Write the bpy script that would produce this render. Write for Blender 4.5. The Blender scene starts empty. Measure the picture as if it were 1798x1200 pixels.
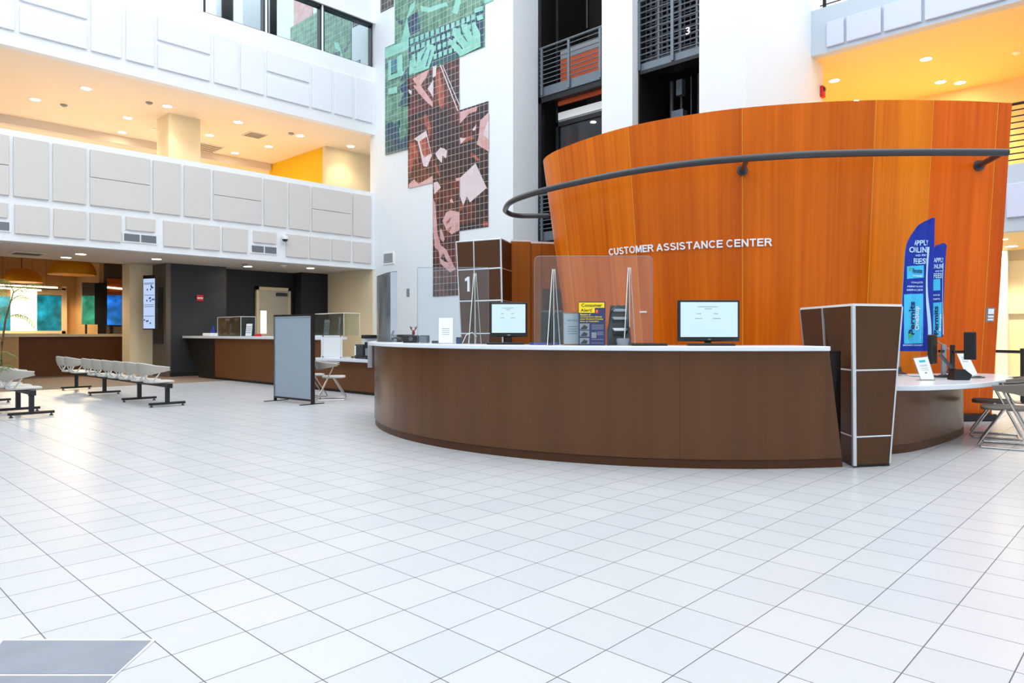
import bpy, bmesh, math, random
from math import sin, cos, pi, radians, atan2, hypot
from mathutils import Vector, Matrix
random.seed(7)
S = bpy.context.scene
COL = S.collection

# ---------------------------------------------------------------- camera, sky, exposure
F, YAW, YH, H = 1237.5, 0.809394615, 584.8, 1.275      # focal length in px, heading, horizon row, eye height
cam_d = bpy.data.cameras.new('camera')
cam = bpy.data.objects.new('camera', cam_d)
COL.objects.link(cam)
cam.location = (0, 0, H)
cam.rotation_euler = (pi / 2, 0, -YAW)
cam_d.sensor_width = 36.0
cam_d.lens = 36.0 * F / 1798
cam_d.shift_y = -(600 - YH) / 1798
cam_d.clip_start = 0.05
cam_d.clip_end = 300
S.camera = cam
S.view_settings.view_transform = 'Standard'
S.view_settings.look = 'None'
S.view_settings.gamma = 1
S.view_settings.use_curve_mapping = False
S.view_settings.exposure = 0.37
S.cycles.max_bounces = 8
S.cycles.diffuse_bounces = 5
S.cycles.glossy_bounces = 4
S.cycles.transparent_max_bounces = 24
S.cycles.sample_clamp_indirect = 6
S.cycles.caustics_reflective = False
S.cycles.caustics_refractive = False
S.cycles.use_denoising = True

w = bpy.data.worlds.new('sky')
S.world = w
w.use_nodes = True
bg = w.node_tree.nodes['Background']
bg.inputs[0].default_value = (0.90, 0.95, 1.0, 1)
bg.inputs[1].default_value = 2.3

# ---------------------------------------------------------------- geometry of the view: pixel -> point in the hall
CS, SN = cos(YAW), sin(YAW)
def P(u, v, X=None, Y=None, Z=None, d=None):
    a = (u - 899) / F
    r = (SN + a * CS, CS - a * SN, (YH - v) / F)
    if X is not None: t = X / r[0]
    elif Y is not None: t = Y / r[1]
    elif Z is not None: t = (Z - H) / r[2]
    else: t = d
    return Vector((r[0] * t, r[1] * t, r[2] * t + H))
def proj(p):
    d = p[0] * SN + p[1] * CS
    x = p[0] * CS - p[1] * SN
    return 899 + F * x / d, YH - F * (p[2] - H) / d

# ---------------------------------------------------------------- materials
def lin(c):
    c = c / 255
    return c / 12.92 if c <= 0.04045 else ((c + 0.055) / 1.055) ** 2.4
def rgb(r, g, b): return (lin(r), lin(g), lin(b), 1)
def nodes(m):
    m.use_nodes = True
    nt = m.node_tree
    return nt, nt.nodes, nt.links, nt.nodes['Principled BSDF']
def math_n(N, L, op, a, b=None, c=None):
    n = N.new('ShaderNodeMath'); n.operation = op
    for i, x in enumerate((a, b, c)):
        if x is None: continue
        if isinstance(x, (int, float)): n.inputs[i].default_value = x
        else: L.new(x, n.inputs[i])
    return n.outputs[0]
def mix_c(N, L, f, a, b, mode='MIX'):
    n = N.new('ShaderNodeMix'); n.data_type = 'RGBA'; n.blend_type = mode
    for i, x in ((0, f), (6, a), (7, b)):
        if isinstance(x, (int, float)): n.inputs[i].default_value = x
        elif isinstance(x, tuple): n.inputs[i].default_value = x
        else: L.new(x, n.inputs[i])
    return n.outputs[2]
def mat(name, c, rough=0.6, metal=0.0, var=0.04, scale=6.0, emit=None, es=0.0, bump=0.0, stretch=(1, 1, 1), spec=0.5, coat=0.0):
    m = bpy.data.materials.new(name)
    nt, N, L, B = nodes(m)
    g = N.new('ShaderNodeNewGeometry')
    mp = N.new('ShaderNodeMapping'); mp.inputs[3].default_value = stretch
    L.new(g.outputs['Position'], mp.inputs[0])
    nz = N.new('ShaderNodeTexNoise'); nz.inputs['Scale'].default_value = scale; nz.inputs['Detail'].default_value = 4
    L.new(mp.outputs[0], nz.inputs['Vector'])
    f = math_n(N, L, 'MULTIPLY_ADD', nz.outputs[0], var * 2, 1 - var)
    v = N.new('ShaderNodeVectorMath'); v.operation = 'SCALE'
    v.inputs[0].default_value = c[:3]; L.new(f, v.inputs['Scale'])
    L.new(v.outputs[0], B.inputs['Base Color'])
    B.inputs['Roughness'].default_value = rough
    B.inputs['Metallic'].default_value = metal
    B.inputs['Specular IOR Level'].default_value = spec
    if coat: B.inputs['Coat Weight'].default_value = coat; B.inputs['Coat Roughness'].default_value = 0.05
    if emit:
        ev = N.new('ShaderNodeVectorMath'); ev.operation = 'SCALE'; ev.inputs[0].default_value = emit[:3]
        nf = math_n(N, L, 'POWER', math_n(N, L, 'MULTIPLY', nz.outputs[0], 1.9), 3.0) if var > 0.25 else None
        if nf is not None: L.new(nf, ev.inputs['Scale'])
        else: ev.inputs['Scale'].default_value = 1
        L.new(ev.outputs[0], B.inputs['Emission Color'])
        B.inputs['Emission Strength'].default_value = es
    if bump:
        b = N.new('ShaderNodeBump'); b.inputs['Strength'].default_value = bump; b.inputs['Distance'].default_value = 0.01
        L.new(nz.outputs[0], b.inputs['Height']); L.new(b.outputs[0], B.inputs['Normal'])
    return m
def plexi(name, tint=(0.95, 0.985, 1, 1), refl=0.8, haze=0.022, ior=1.5):
    m = bpy.data.materials.new(name); m.use_nodes = True
    N, L = m.node_tree.nodes, m.node_tree.links
    N.clear()
    o = N.new('ShaderNodeOutputMaterial')
    t = N.new('ShaderNodeBsdfTransparent'); t.inputs[0].default_value = tint
    gl = N.new('ShaderNodeBsdfGlossy'); gl.inputs['Roughness'].default_value = 0.03
    df = N.new('ShaderNodeBsdfDiffuse'); df.inputs[0].default_value = (0.8, 0.88, 0.9, 1)
    nz = N.new('ShaderNodeTexNoise'); nz.inputs['Scale'].default_value = 3
    fr = N.new('ShaderNodeFresnel'); fr.inputs[0].default_value = ior
    f = math_n(N, L, 'MULTIPLY', fr.outputs[0], refl)
    hz = math_n(N, L, 'MULTIPLY', nz.outputs[0], haze * 2)
    m1 = N.new('ShaderNodeMixShader'); L.new(hz, m1.inputs[0]); L.new(t.outputs[0], m1.inputs[1]); L.new(df.outputs[0], m1.inputs[2])
    m2 = N.new('ShaderNodeMixShader'); L.new(f, m2.inputs[0]); L.new(m1.outputs[0], m2.inputs[1]); L.new(gl.outputs[0], m2.inputs[2])
    L.new(m2.outputs[0], o.inputs[0])
    return m
def wood(name, c1, c2, rough=0.3, uvscale=14.0):
    """vertical-grain veneer; UV u runs along the wall in metres, v is the height"""
    m = bpy.data.materials.new(name)
    nt, N, L, B = nodes(m)
    uv = N.new('ShaderNodeUVMap')
    outs = []
    for sx, sy in ((uvscale, 0.25), (uvscale * 5, 0.5), (2.2, 0.15)):
        mp = N.new('ShaderNodeMapping'); mp.inputs[3].default_value = (sx, sy, 1)
        L.new(uv.outputs[0], mp.inputs[0])
        nz = N.new('ShaderNodeTexNoise'); nz.inputs['Scale'].default_value = 1; nz.inputs['Detail'].default_value = 4
        nz.inputs['Distortion'].default_value = 0.3
        L.new(mp.outputs[0], nz.inputs['Vector']); outs.append(nz.outputs[0])
    a = math_n(N, L, 'MULTIPLY_ADD', outs[0], 0.45, 0.0)
    a = math_n(N, L, 'MULTIPLY_ADD', outs[1], 0.2, a)
    a = math_n(N, L, 'MULTIPLY_ADD', outs[2], 0.6, a)
    cr = N.new('ShaderNodeValToRGB')
    cr.color_ramp.elements[0].position = 0.42; cr.color_ramp.elements[0].color = c1
    cr.color_ramp.elements[1].position = 0.82; cr.color_ramp.elements[1].color = c2
    L.new(a, cr.inputs[0]); L.new(cr.outputs[0], B.inputs['Base Color'])
    B.inputs['Roughness'].default_value = rough
    B.inputs['Specular IOR Level'].default_value = 0.2
    return m

M = {}
def floor_mat():
    m = bpy.data.materials.new('grey_white_floor_tile')
    nt, N, L, B = nodes(m)
    g = N.new('ShaderNodeNewGeometry')
    sp = N.new('ShaderNodeSeparateXYZ'); L.new(g.outputs['Position'], sp.inputs[0])
    T = 0.3048; lines = []; cells = []
    for ax, off in ((0, 2.613), (1, 3.508)):
        a = math_n(N, L, 'DIVIDE', math_n(N, L, 'SUBTRACT', sp.outputs[ax], off - 30 * T), T)
        fr = math_n(N, L, 'FRACT', a)
        e = math_n(N, L, 'MINIMUM', fr, math_n(N, L, 'SUBTRACT', 1.0, fr))
        lines.append(math_n(N, L, 'LESS_THAN', e, 0.0078))
        cells.append(math_n(N, L, 'FLOOR', a))
    gr = math_n(N, L, 'MAXIMUM', lines[0], lines[1])
    cv = N.new('ShaderNodeCombineXYZ'); L.new(cells[0], cv.inputs[0]); L.new(cells[1], cv.inputs[1])
    wn = N.new('ShaderNodeTexWhiteNoise'); L.new(cv.outputs[0], wn.inputs[0])
    sm = N.new('ShaderNodeTexNoise'); sm.inputs['Scale'].default_value = 160; sm.inputs['Detail'].default_value = 2
    L.new(g.outputs['Position'], sm.inputs['Vector'])
    c = mix_c(N, L, wn.outputs[0], rgb(192, 194, 197), rgb(199, 200, 201))
    c = mix_c(N, L, math_n(N, L, 'MULTIPLY', sm.outputs[0], 0.16), c, rgb(165, 170, 178))
    c = mix_c(N, L, gr, c, rgb(92, 92, 98))
    L.new(c, B.inputs['Base Color'])
    r = math_n(N, L, 'MULTIPLY_ADD', gr, 0.4, 0.3)
    L.new(r, B.inputs['Roughness'])
    b = N.new('ShaderNodeBump'); b.inputs['Strength'].default_value = 0.25; b.inputs['Distance'].default_value = 0.002; b.invert = True
    L.new(gr, b.inputs['Height']); L.new(b.outputs[0], B.inputs['Normal'])
    return m
def mosaic(name, c, c2=None, var=0.5):
    """glass mosaic: fine pale joints over mottled colour, laid out on the wall in metres"""
    m = bpy.data.materials.new(name)
    nt, N, L, B = nodes(m)
    g = N.new('ShaderNodeNewGeometry')
    sp = N.new('ShaderNodeSeparateXYZ'); L.new(g.outputs['Position'], sp.inputs[0])
    ls = []
    for ax, off, T, wd in ((1, 14.67, 0.166, 0.055), (2, 0.03, 0.19, 0.048)):
        a = math_n(N, L, 'DIVIDE', math_n(N, L, 'ADD', sp.outputs[ax], 20 * T * 10 - off), T)
        fr = math_n(N, L, 'FRACT', a)
        e = math_n(N, L, 'MINIMUM', fr, math_n(N, L, 'SUBTRACT', 1.0, fr))
        ls.append(math_n(N, L, 'LESS_THAN', e, wd))
    gr = math_n(N, L, 'MAXIMUM', ls[0], ls[1])
    nz = N.new('ShaderNodeTexNoise'); nz.inputs['Scale'].default_value = 3.5; nz.inputs['Detail'].default_value = 5
    L.new(g.outputs['Position'], nz.inputs['Vector'])
    st = N.new('ShaderNodeMapRange'); st.inputs[1].default_value = 0.46; st.inputs[2].default_value = 0.54
    L.new(nz.outputs[0], st.inputs[0])
    col = mix_c(N, L, math_n(N, L, 'MULTIPLY', st.outputs[0], var), c, c2 or c)
    col = mix_c(N, L, math_n(N, L, 'MULTIPLY', gr, 0.5), col, rgb(205, 195, 195))
    L.new(col, B.inputs['Base Color'])
    B.inputs['Roughness'].default_value = 0.35
    return m

M['floor'] = floor_mat()
M['white'] = mat('white_wall_paint', rgb(226, 232, 236), 0.7, var=0.01)
M['fascia'] = mat('balcony_white_paint', rgb(232, 234, 236), 0.7, var=0.01)
M['greyblue'] = mat('pale_grey_blue_paint', rgb(190, 202, 212), 0.7, var=0.01)
M['cream'] = mat('cream_wall_paint', rgb(226, 212, 180), 0.7, var=0.01)
M['soffit'] = mat('soffit_paint', rgb(214, 206, 198), 0.7, var=0.01)
M['palefloor'] = mat('pale_upper_floor', rgb(225, 216, 205), 0.5, var=0.05)
M['tanfloor'] = mat('light_tan_upper_floor', rgb(215, 190, 150), 0.5, var=0.05)
M['warmceil'] = mat('warm_ceiling_paint', rgb(240, 208, 150), 0.7, var=0.01)
M['upceil'] = mat('peach_ceiling_paint', rgb(236, 222, 204), 0.7, var=0.01)
M['yellow'] = mat('yellow_wall_paint', rgb(236, 190, 22), 0.7, var=0.01)
M['beige'] = mat('beige_wall_paint', rgb(196, 190, 174), 0.7, var=0.01)
M['charcoal'] = mat('charcoal_wall_paint', rgb(40, 44, 49), 0.6, var=0.05)
M['charcoal2'] = mat('charcoal_wall_paint_dark', rgb(22, 26, 29), 0.6, var=0.05)
M['taupe'] = mat('taupe_wall_paint', rgb(92, 84, 74), 0.6, var=0.05)
M['tan'] = mat('tan_wall_paint', rgb(196, 160, 110), 0.7, var=0.02)
M['panel'] = mat('beige_acoustic_fabric', rgb(208, 202, 197), 0.9, var=0.02, scale=60)
M['panelw'] = mat('white_acoustic_fabric', rgb(226, 228, 236), 0.9, var=0.02, scale=60)
M['panelb'] = mat('pale_blue_acoustic_fabric', rgb(205, 213, 232), 0.9, var=0.02, scale=60)
M['carpet'] = mat('brown_carpet', rgb(128, 112, 98), 0.95, var=0.3, scale=9, stretch=(1, 6, 1))
M['inlay'] = mat('blue_grey_slate_tile', rgb(128, 138, 150), 0.3, var=0.18, scale=3, stretch=(1, 2, 1))
M['border'] = mat('white_stone_border', rgb(236, 238, 240), 0.4)
M['bronze'] = mat('dark_bronze_laminate', rgb(90, 55, 27), 0.25, var=0.3, scale=1.3, stretch=(3, 3, 0.05), spec=0.32)  # vertical colour streaks painted in for reflections on the brushed front
M['bronze2'] = mat('dark_bronze_kickboard', rgb(74, 42, 18), 0.4, var=0.12, spec=0.25)
M['brown'] = mat('brown_laminate', rgb(104, 62, 30), 0.5, var=0.2, scale=2, spec=0.3)
M['brown3'] = mat('dark_brown_laminate', rgb(76, 44, 18), 0.5, var=0.12, scale=2, spec=0.3)
M['black'] = mat('black_laminate', rgb(16, 12, 10), 0.5, var=0.1)
M['top'] = mat('white_solid_surface', rgb(222, 228, 234), 0.22, var=0.03, scale=90)
M['alu'] = mat('brushed_aluminium_trim', rgb(205, 210, 215), 0.35, 0.6, var=0.05)
M['whitetrim'] = mat('white_metal_trim', rgb(230, 228, 222), 0.4, 0.1)
M['steel'] = mat('grey_painted_steel', rgb(105, 116, 124), 0.4, 0.4, var=0.06)
M['rail'] = mat('dark_grey_painted_pipe', rgb(62, 63, 67), 0.3, 0.3, var=0.05)
M['darkrail'] = mat('black_painted_steel', rgb(26, 26, 30), 0.4, 0.3)
M['blackp'] = mat('black_plastic', rgb(20, 21, 24), 0.4, var=0.08)
M['darkp'] = mat('dark_grey_plastic', rgb(55, 58, 62), 0.45, var=0.08)
M['greyp'] = mat('grey_plastic', rgb(135, 140, 145), 0.45, var=0.05)
M['whitep'] = mat('white_plastic', rgb(235, 238, 240), 0.45, var=0.02)
M['chrome'] = mat('chrome_tube', rgb(200, 198, 195), 0.18, 0.9, var=0.03)
M['shell'] = mat('light_grey_plastic_shell', rgb(196, 194, 188), 0.5, var=0.03)
M['shellback'] = mat('warm_grey_plastic_shell', rgb(165, 158, 146), 0.5, var=0.03)
M['taupeshell'] = mat('taupe_plastic_shell', rgb(112, 102, 92), 0.5, var=0.05)
M['paper'] = mat('white_paper', rgb(238, 241, 244), 0.8, var=0.01)
M['ink'] = mat('grey_print', rgb(120, 130, 140), 0.8, var=0.1)
M['inkdark'] = mat('black_print', rgb(25, 25, 30), 0.8, var=0.1)
M['fabric'] = mat('blue_grey_panel_fabric', rgb(142, 154, 166), 0.95, var=0.12, scale=120, bump=0.1)
M['plexi'] = plexi('clear_acrylic')
M['plexis'] = plexi('shiny_curved_acrylic', (0.86, 0.9, 0.95, 1), 1.5, 0.16)
M['plexig'] = plexi('green_edged_glass', (0.9, 0.96, 0.95, 1), 0.8, 0.015)
M['shaftglass'] = plexi('dark_shaft_glass', (0.5, 0.55, 0.6, 1), 0.5, 0.0)
M['screen'] = mat('lit_white_screen', rgb(40, 45, 48), 0.3, emit=rgb(208, 238, 246), es=0.78)
M['tvscreen'] = mat('lit_blue_white_screen', rgb(40, 45, 55), 0.3, emit=rgb(190, 212, 250), es=0.75)
M['tvdark'] = mat('screen_blue_print', rgb(60, 85, 130), 0.5, emit=rgb(70, 100, 160), es=0.2)
M['lamp'] = mat('glowing_lamp_lens', rgb(255, 250, 240), 0.5, emit=(1, 0.9, 0.75, 1), es=9)
M['lamptrim'] = mat('white_lamp_trim', rgb(235, 232, 226), 0.5)
M['domeo'] = mat('orange_lacquered_metal', rgb(222, 150, 20), 0.4, var=0.05)
M['domein'] = mat('white_enamel_glow', rgb(255, 250, 235), 0.5, emit=(1, 0.88, 0.65, 1), es=3)
M['teal'] = mat('teal_window_film', rgb(20, 90, 100), 0.2, var=0.45, scale=2.2, emit=rgb(20, 135, 165), es=0.6)  # daylight through the panes painted as mottled emission
M['glow'] = mat('sunlit_window_blind', rgb(255, 250, 235), 0.6, emit=(1, 0.90, 0.70, 1), es=0.85)  # sunlight on the blind painted as emission, also on the door pane
M['bluereflect'] = mat('blue_window_reflection', rgb(40, 120, 210), 0.2, var=0.3, scale=3, emit=rgb(35, 110, 215), es=0.5)  # blue window reflection in dark glass, painted as emission
M['greenreflect'] = mat('green_window_reflection', rgb(60, 150, 130), 0.2, var=0.5, scale=3, emit=rgb(50, 150, 125), es=0.4)  # green window reflection, likewise painted as emission
M['ducts'] = mat('galvanised_duct', rgb(180, 150, 110), 0.5, 0.4, var=0.15)
M['red'] = mat('red_plastic', rgb(205, 25, 25), 0.5)
M['maroon'] = mat('maroon_plastic', rgb(120, 25, 35), 0.5)
M['orangecar'] = mat('orange_lift_panel', rgb(190, 78, 30), 0.5, var=0.1)
M['woodcar'] = mat('lift_wood_panel', rgb(165, 85, 40), 0.4, var=0.15, scale=3)
M['mirror'] = mat('reflective_window_glass', rgb(215, 228, 232), 0.02, 1.0, var=0.0)
M['frameblue'] = mat('dark_window_frame', rgb(22, 32, 44), 0.4)
M['flag'] = mat('royal_blue_flag_cloth', rgb(14, 45, 160), 0.8, var=0.1)
M['flaglight'] = mat('sky_blue_flag_print', rgb(70, 190, 235), 0.8, var=0.1)
M['flagprint'] = mat('pale_blue_flag_print', rgb(190, 225, 250), 0.8, var=0.02)
M['flagnavy'] = mat('navy_flag_print', rgb(10, 30, 90), 0.8)
M['green'] = mat('green_print', rgb(70, 170, 60), 0.8)
M['navy'] = mat('navy_poster_print', rgb(48, 58, 100), 0.7, var=0.05)
M['yellowp'] = mat('bright_yellow_print', rgb(250, 218, 20), 0.7)
M['cardboard'] = mat('tan_cardboard', rgb(200, 150, 110), 0.8)
M['leaf'] = mat('palm_leaf', rgb(120, 140, 60), 0.6, var=0.4, scale=8)
M['stem'] = mat('palm_stem', rgb(88, 62, 34), 0.7, var=0.2)
M['letter'] = mat('white_letter_enamel', rgb(238, 238, 240), 0.4)
M['yellowpost'] = mat('yellow_plastic', rgb(240, 190, 20), 0.5)
M['terracotta'] = mat('terracotta_pot', rgb(110, 80, 60), 0.8)
M['blue'] = mat('bright_blue_plastic', rgb(40, 60, 170), 0.5)
M['cyan'] = mat('cyan_plastic', rgb(60, 180, 200), 0.5)
M['mesh'] = mat('dark_grey_wire_mesh', rgb(58, 60, 64), 0.6)
WOODS = [wood('orange_veneer', rgb(184, 76, 2), rgb(236, 124, 10)),
         wood('orange_veneer_deep', rgb(172, 68, 2), rgb(222, 108, 6)),
         wood('orange_veneer_pale', rgb(204, 92, 4), rgb(242, 134, 14)),
         wood('orange_veneer_red', rgb(190, 72, 1), rgb(232, 104, 4))]
M['woodbrown'] = wood('brown_veneer', rgb(140, 78, 20), rgb(182, 106, 36), 0.5)

# ---------------------------------------------------------------- mesh helpers
class MB:
    def __init__(s): s.v = []; s.f = []; s.mi = []; s.uv = {}
    def add(s, vs, fs, mi=0):
        n = len(s.v); s.v += [Vector(p) for p in vs]
        for f in fs: s.f.append([n + i for i in f]); s.mi.append(mi)
        return s
    def box(s, lo, hi, mi=0):
        x0, x1 = sorted((lo[0], hi[0])); y0, y1 = sorted((lo[1], hi[1])); z0, z1 = sorted((lo[2], hi[2]))
        vs = [(x, y, z) for z in (z0, z1) for x, y in ((x0, y0), (x1, y0), (x1, y1), (x0, y1))]
        return s.add(vs, [(3, 2, 1, 0), (4, 5, 6, 7), (0, 1, 5, 4), (1, 2, 6, 5), (2, 3, 7, 6), (3, 0, 4, 7)], mi)
    def obox(s, o, ex, ey, ez, mi=0):
        """box from corner o along three edge vectors"""
        o, ex, ey, ez = map(Vector, (o, ex, ey, ez))
        vs = [o, o + ex, o + ex + ey, o + ey]; vs += [p + ez for p in vs]
        fs = [(3, 2, 1, 0), (4, 5, 6, 7), (0, 1, 5, 4), (1, 2, 6, 5), (2, 3, 7, 6), (3, 0, 4, 7)]
        if ex.cross(ey).dot(ez) < 0: fs = [f[::-1] for f in fs]
        return s.add(vs, fs, mi)
    def quad(s, a, b, c, d, mi=0): return s.add([a, b, c, d], [(0, 1, 2, 3)], mi)
    def poly(s, pts, mi=0): return s.add(pts, [tuple(range(len(pts)))], mi)
    def slab(s, pts, off, mi=0):
        """closed plate: outline pts pushed along vector off"""
        off = Vector(off); n = len(pts); pts = [Vector(p) for p in pts]
        s.add(pts + [p + off for p in pts], [tuple(range(n)), tuple(range(2 * n - 1, n - 1, -1))] +
              [(i, i + n, (i + 1) % n + n, (i + 1) % n) for i in range(n)], mi)
        return s
    def prism(s, pts, z0, z1, mi=0):
        return s.slab([(p[0], p[1], z0) for p in pts], (0, 0, z1 - z0), mi)
    def tube(s, path, r, n=8, mi=0, closed=False, caps=True):
        path = [Vector(p) for p in path]; k = len(path); rings = []
        for i, p in enumerate(path):
            a = path[(i - 1) % k] if (closed or i > 0) else p
            b = path[(i + 1) % k] if (closed or i < k - 1) else p
            t = (b - a).normalized()
            up = Vector((0, 0, 1)) if abs(t.z) < 0.95 else Vector((1, 0, 0))
            x = t.cross(up).normalized(); y = x.cross(t).normalized()
            rr = r[i] if isinstance(r, (list, tuple)) else r
            rings.append([p + x * rr * cos(2 * pi * j / n) + y * rr * sin(2 * pi * j / n) for j in range(n)])
        vs = [q for rg in rings for q in rg]; fs = []
        for i in range(k if closed else k - 1):
            i2 = (i + 1) % k
            for j in range(n):
                fs.append((i * n + j, i * n + (j + 1) % n, i2 * n + (j + 1) % n, i2 * n + j))
        if caps and not closed:
            fs.append(tuple(range(n - 1, -1, -1))); fs.append(tuple((k - 1) * n + j for j in range(n)))
        return s.add(vs, fs, mi)
    def lathe(s, c, prof, n=24, mi=0):
        vs = []; fs = []; m = len(prof)
        for r, z in prof:
            for j in range(n): vs.append((c[0] + r * cos(2 * pi * j / n), c[1] + r * sin(2 * pi * j / n), c[2] + z))
        for i in range(m - 1):
            for j in range(n): fs.append((i * n + j, i * n + (j + 1) % n, (i + 1) * n + (j + 1) % n, (i + 1) * n + j))
        if prof[0][0] > 0: fs.append(tuple(range(n - 1, -1, -1)))
        if prof[-1][0] > 0: fs.append(tuple((m - 1) * n + j for j in range(n)))
        return s.add(vs, fs, mi)
    def grid(s, rows, mi=0, thick=None):
        n = len(rows[0]); vs = [p for r in rows for p in r]
        fs = [(i * n + j, i * n + j + 1, (i + 1) * n + j + 1, (i + 1) * n + j) for i in range(len(rows) - 1) for j in range(n - 1)]
        return s.add(vs, fs, mi)
    def bent(s, rows, thick, mi=0):
        """grid of points thickened along its own normals into a closed shell"""
        R, n = len(rows), len(rows[0]); rows = [[Vector(p) for p in r] for r in rows]
        back = []
        for i in range(R):
            rr = []
            for j in range(n):
                a = rows[min(i + 1, R - 1)][j] - rows[max(i - 1, 0)][j]
                b = rows[i][min(j + 1, n - 1)] - rows[i][max(j - 1, 0)]
                nn = a.cross(b); nn = nn.normalized() if nn.length > 1e-9 else Vector((0, 0, 1))
                rr.append(rows[i][j] + nn * thick)
            back.append(rr)
        vs = [p for r in rows for p in r] + [p for r in back for p in r]; o = R * n
        fs = []
        for i in range(R - 1):
            for j in range(n - 1):
                q = (i * n + j, i * n + j + 1, (i + 1) * n + j + 1, (i + 1) * n + j)
                fs.append(q); fs.append(tuple(o + k for k in q[::-1]))
        edge = [j for j in range(n)] + [i * n + n - 1 for i in range(1, R)] + [(R - 1) * n + j for j in range(n - 2, -1, -1)] + [i * n for i in range(R - 2, 0, -1)]
        for a, b in zip(edge, edge[1:] + edge[:1]): fs.append((b, a, a + o, b + o))
        return s.add(vs, fs, mi)
    def build(s, name, mats, parent=None, origin=None, smooth=False, bevel=0.0, fixn=True):
        mats = mats if isinstance(mats, (list, tuple)) else [mats]
        if parent is not None: o0 = WL[parent.name]
        elif origin is not None: o0 = Vector(origin)
        else:
            xs = [p.x for p in s.v]; ys = [p.y for p in s.v]; zs = [p.z for p in s.v]
            o0 = Vector(((min(xs) + max(xs)) / 2, (min(ys) + max(ys)) / 2, min(zs)))
        me = bpy.data.meshes.new(name)
        me.from_pydata([tuple(p - o0) for p in s.v], [], s.f)
        for m in mats: me.materials.append(M[m] if isinstance(m, str) else m)
        for p, i in zip(me.polygons, s.mi): p.material_index = i; p.use_smooth = smooth
        if fixn:
            bm = bmesh.new(); bm.from_mesh(me); bmesh.ops.recalc_face_normals(bm, faces=bm.faces); bm.to_mesh(me); bm.free()
        me.update()
        ob = bpy.data.objects.new(name, me); COL.objects.link(ob)
        if parent is not None: ob.parent = parent; WL[ob.name] = o0
        else: ob.location = o0; WL[ob.name] = o0
        if bevel:
            b = ob.modifiers.new('bevel', 'BEVEL'); b.width = bevel; b.segments = 2; b.limit_method = 'ANGLE'
        if smooth:
            try: me.set_sharp_from_angle(angle=radians(40))
            except Exception: pass
        return ob
WL = {}
def tag(o, label, cat, group=None):
    o['label'] = label; o['category'] = cat
    if group: o['group'] = group
    return o
def thing(name, label, cat, loc, group=None):
    o = bpy.data.objects.new(name, None); COL.objects.link(o)
    o.empty_display_size = 0.1
    o.location = loc; WL[o.name] = Vector(loc)
    return tag(o, label, cat, group)
def struct(o): o['kind'] = 'structure'; return o
def copy_tree(o, parent=None):
    c = o.copy(); COL.objects.link(c)
    if parent is not None: c.parent = parent
    for ch in [x for x in CH.get(o.name, [])]: copy_tree(ch, c)
    return c
CH = {}
def index_children(o):
    CH[o.name] = [x for x in COL.objects if x.parent == o]
    for c in CH[o.name]: index_children(c)

_tc = {}
def text_geo(txt, bold=0.0, spacing=1.0):
    """flat outline mesh of a string at size 1: (verts, faces, width, height)"""
    k = (txt, bold, spacing)
    if k in _tc: return _tc[k]
    cu = bpy.data.curves.new('t', 'FONT'); cu.body = txt; cu.offset = bold; cu.space_character = spacing; cu.resolution_u = 3
    ob = bpy.data.objects.new('t', cu); COL.objects.link(ob)
    dg = bpy.context.evaluated_depsgraph_get(); ev = ob.evaluated_get(dg)
    me = ev.to_mesh()
    vs = [v.co.copy() for v in me.vertices]; fs = [tuple(p.vertices) for p in me.polygons]
    ev.to_mesh_clear(); bpy.data.objects.remove(ob); bpy.data.curves.remove(cu)
    x0 = min(v.x for v in vs); x1 = max(v.x for v in vs); y0 = min(v.y for v in vs); y1 = max(v.y for v in vs)
    vs = [((v.x - x0), (v.y - y0)) for v in vs]
    _tc[k] = (vs, fs, x1 - x0, y1 - y0)
    return _tc[k]
def put_text(mb, txt, fn, x0, y0, x1, y1, mi=0, bold=0.0, thick=0.0):
    """fit a string into the rectangle x0..x1, y0..y1 of the surface fn(x, y, lift)"""
    vs, fs, tw, th = text_geo(txt, bold)
    A = [Vector(fn(x0 + v[0] / tw * (x1 - x0), y0 + v[1] / th * (y1 - y0), thick)) for v in vs]
    mb.add(A, fs, mi)
    if thick:
        Bk = [Vector(fn(x0 + v[0] / tw * (x1 - x0), y0 + v[1] / th * (y1 - y0), 0)) for v in vs]
        n = len(vs); cnt = {}
        for f in fs:
            for a, b in zip(f, f[1:] + f[:1]): cnt[(a, b)] = 1
        walls = [(b, a, a + n, b + n) for (a, b) in cnt if (b, a) not in cnt]
        mb.add(A + Bk, walls, mi)
def plane_fn(o, xd, zd, nd):
    o, xd, zd, nd = map(Vector, (o, xd, zd, nd))
    return lambda x, y, l=0: o + xd * x + zd * y + nd * l
def frect(mb, fn, x0, y0, x1, y1, lift, mi=0, th=0.0):
    mb.quad(fn(x0, y0, lift), fn(x1, y0, lift), fn(x1, y1, lift), fn(x0, y1, lift), mi)
def ordn(i):
    return ['first', 'second', 'third', 'fourth', 'fifth', 'sixth', 'seventh', 'eighth', 'ninth', 'tenth', 'eleventh', 'twelfth', 'thirteenth', 'fourteenth', 'fifteenth', 'sixteenth'][i]
def spot(parent, loc, power, col=(1, 0.82, 0.58), ang=120, blend=0.8, size=0.06, rot=(0, 0, 0)):
    l = bpy.data.lights.new('bulb', 'SPOT'); l.energy = power; l.color = col; l.spot_size = radians(ang); l.spot_blend = blend; l.shadow_soft_size = size
    o = bpy.data.objects.new('bulb', l); COL.objects.link(o); o.parent = parent
    o.location = Vector(loc) - WL[parent.name]; o.rotation_euler = rot
    return o
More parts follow.
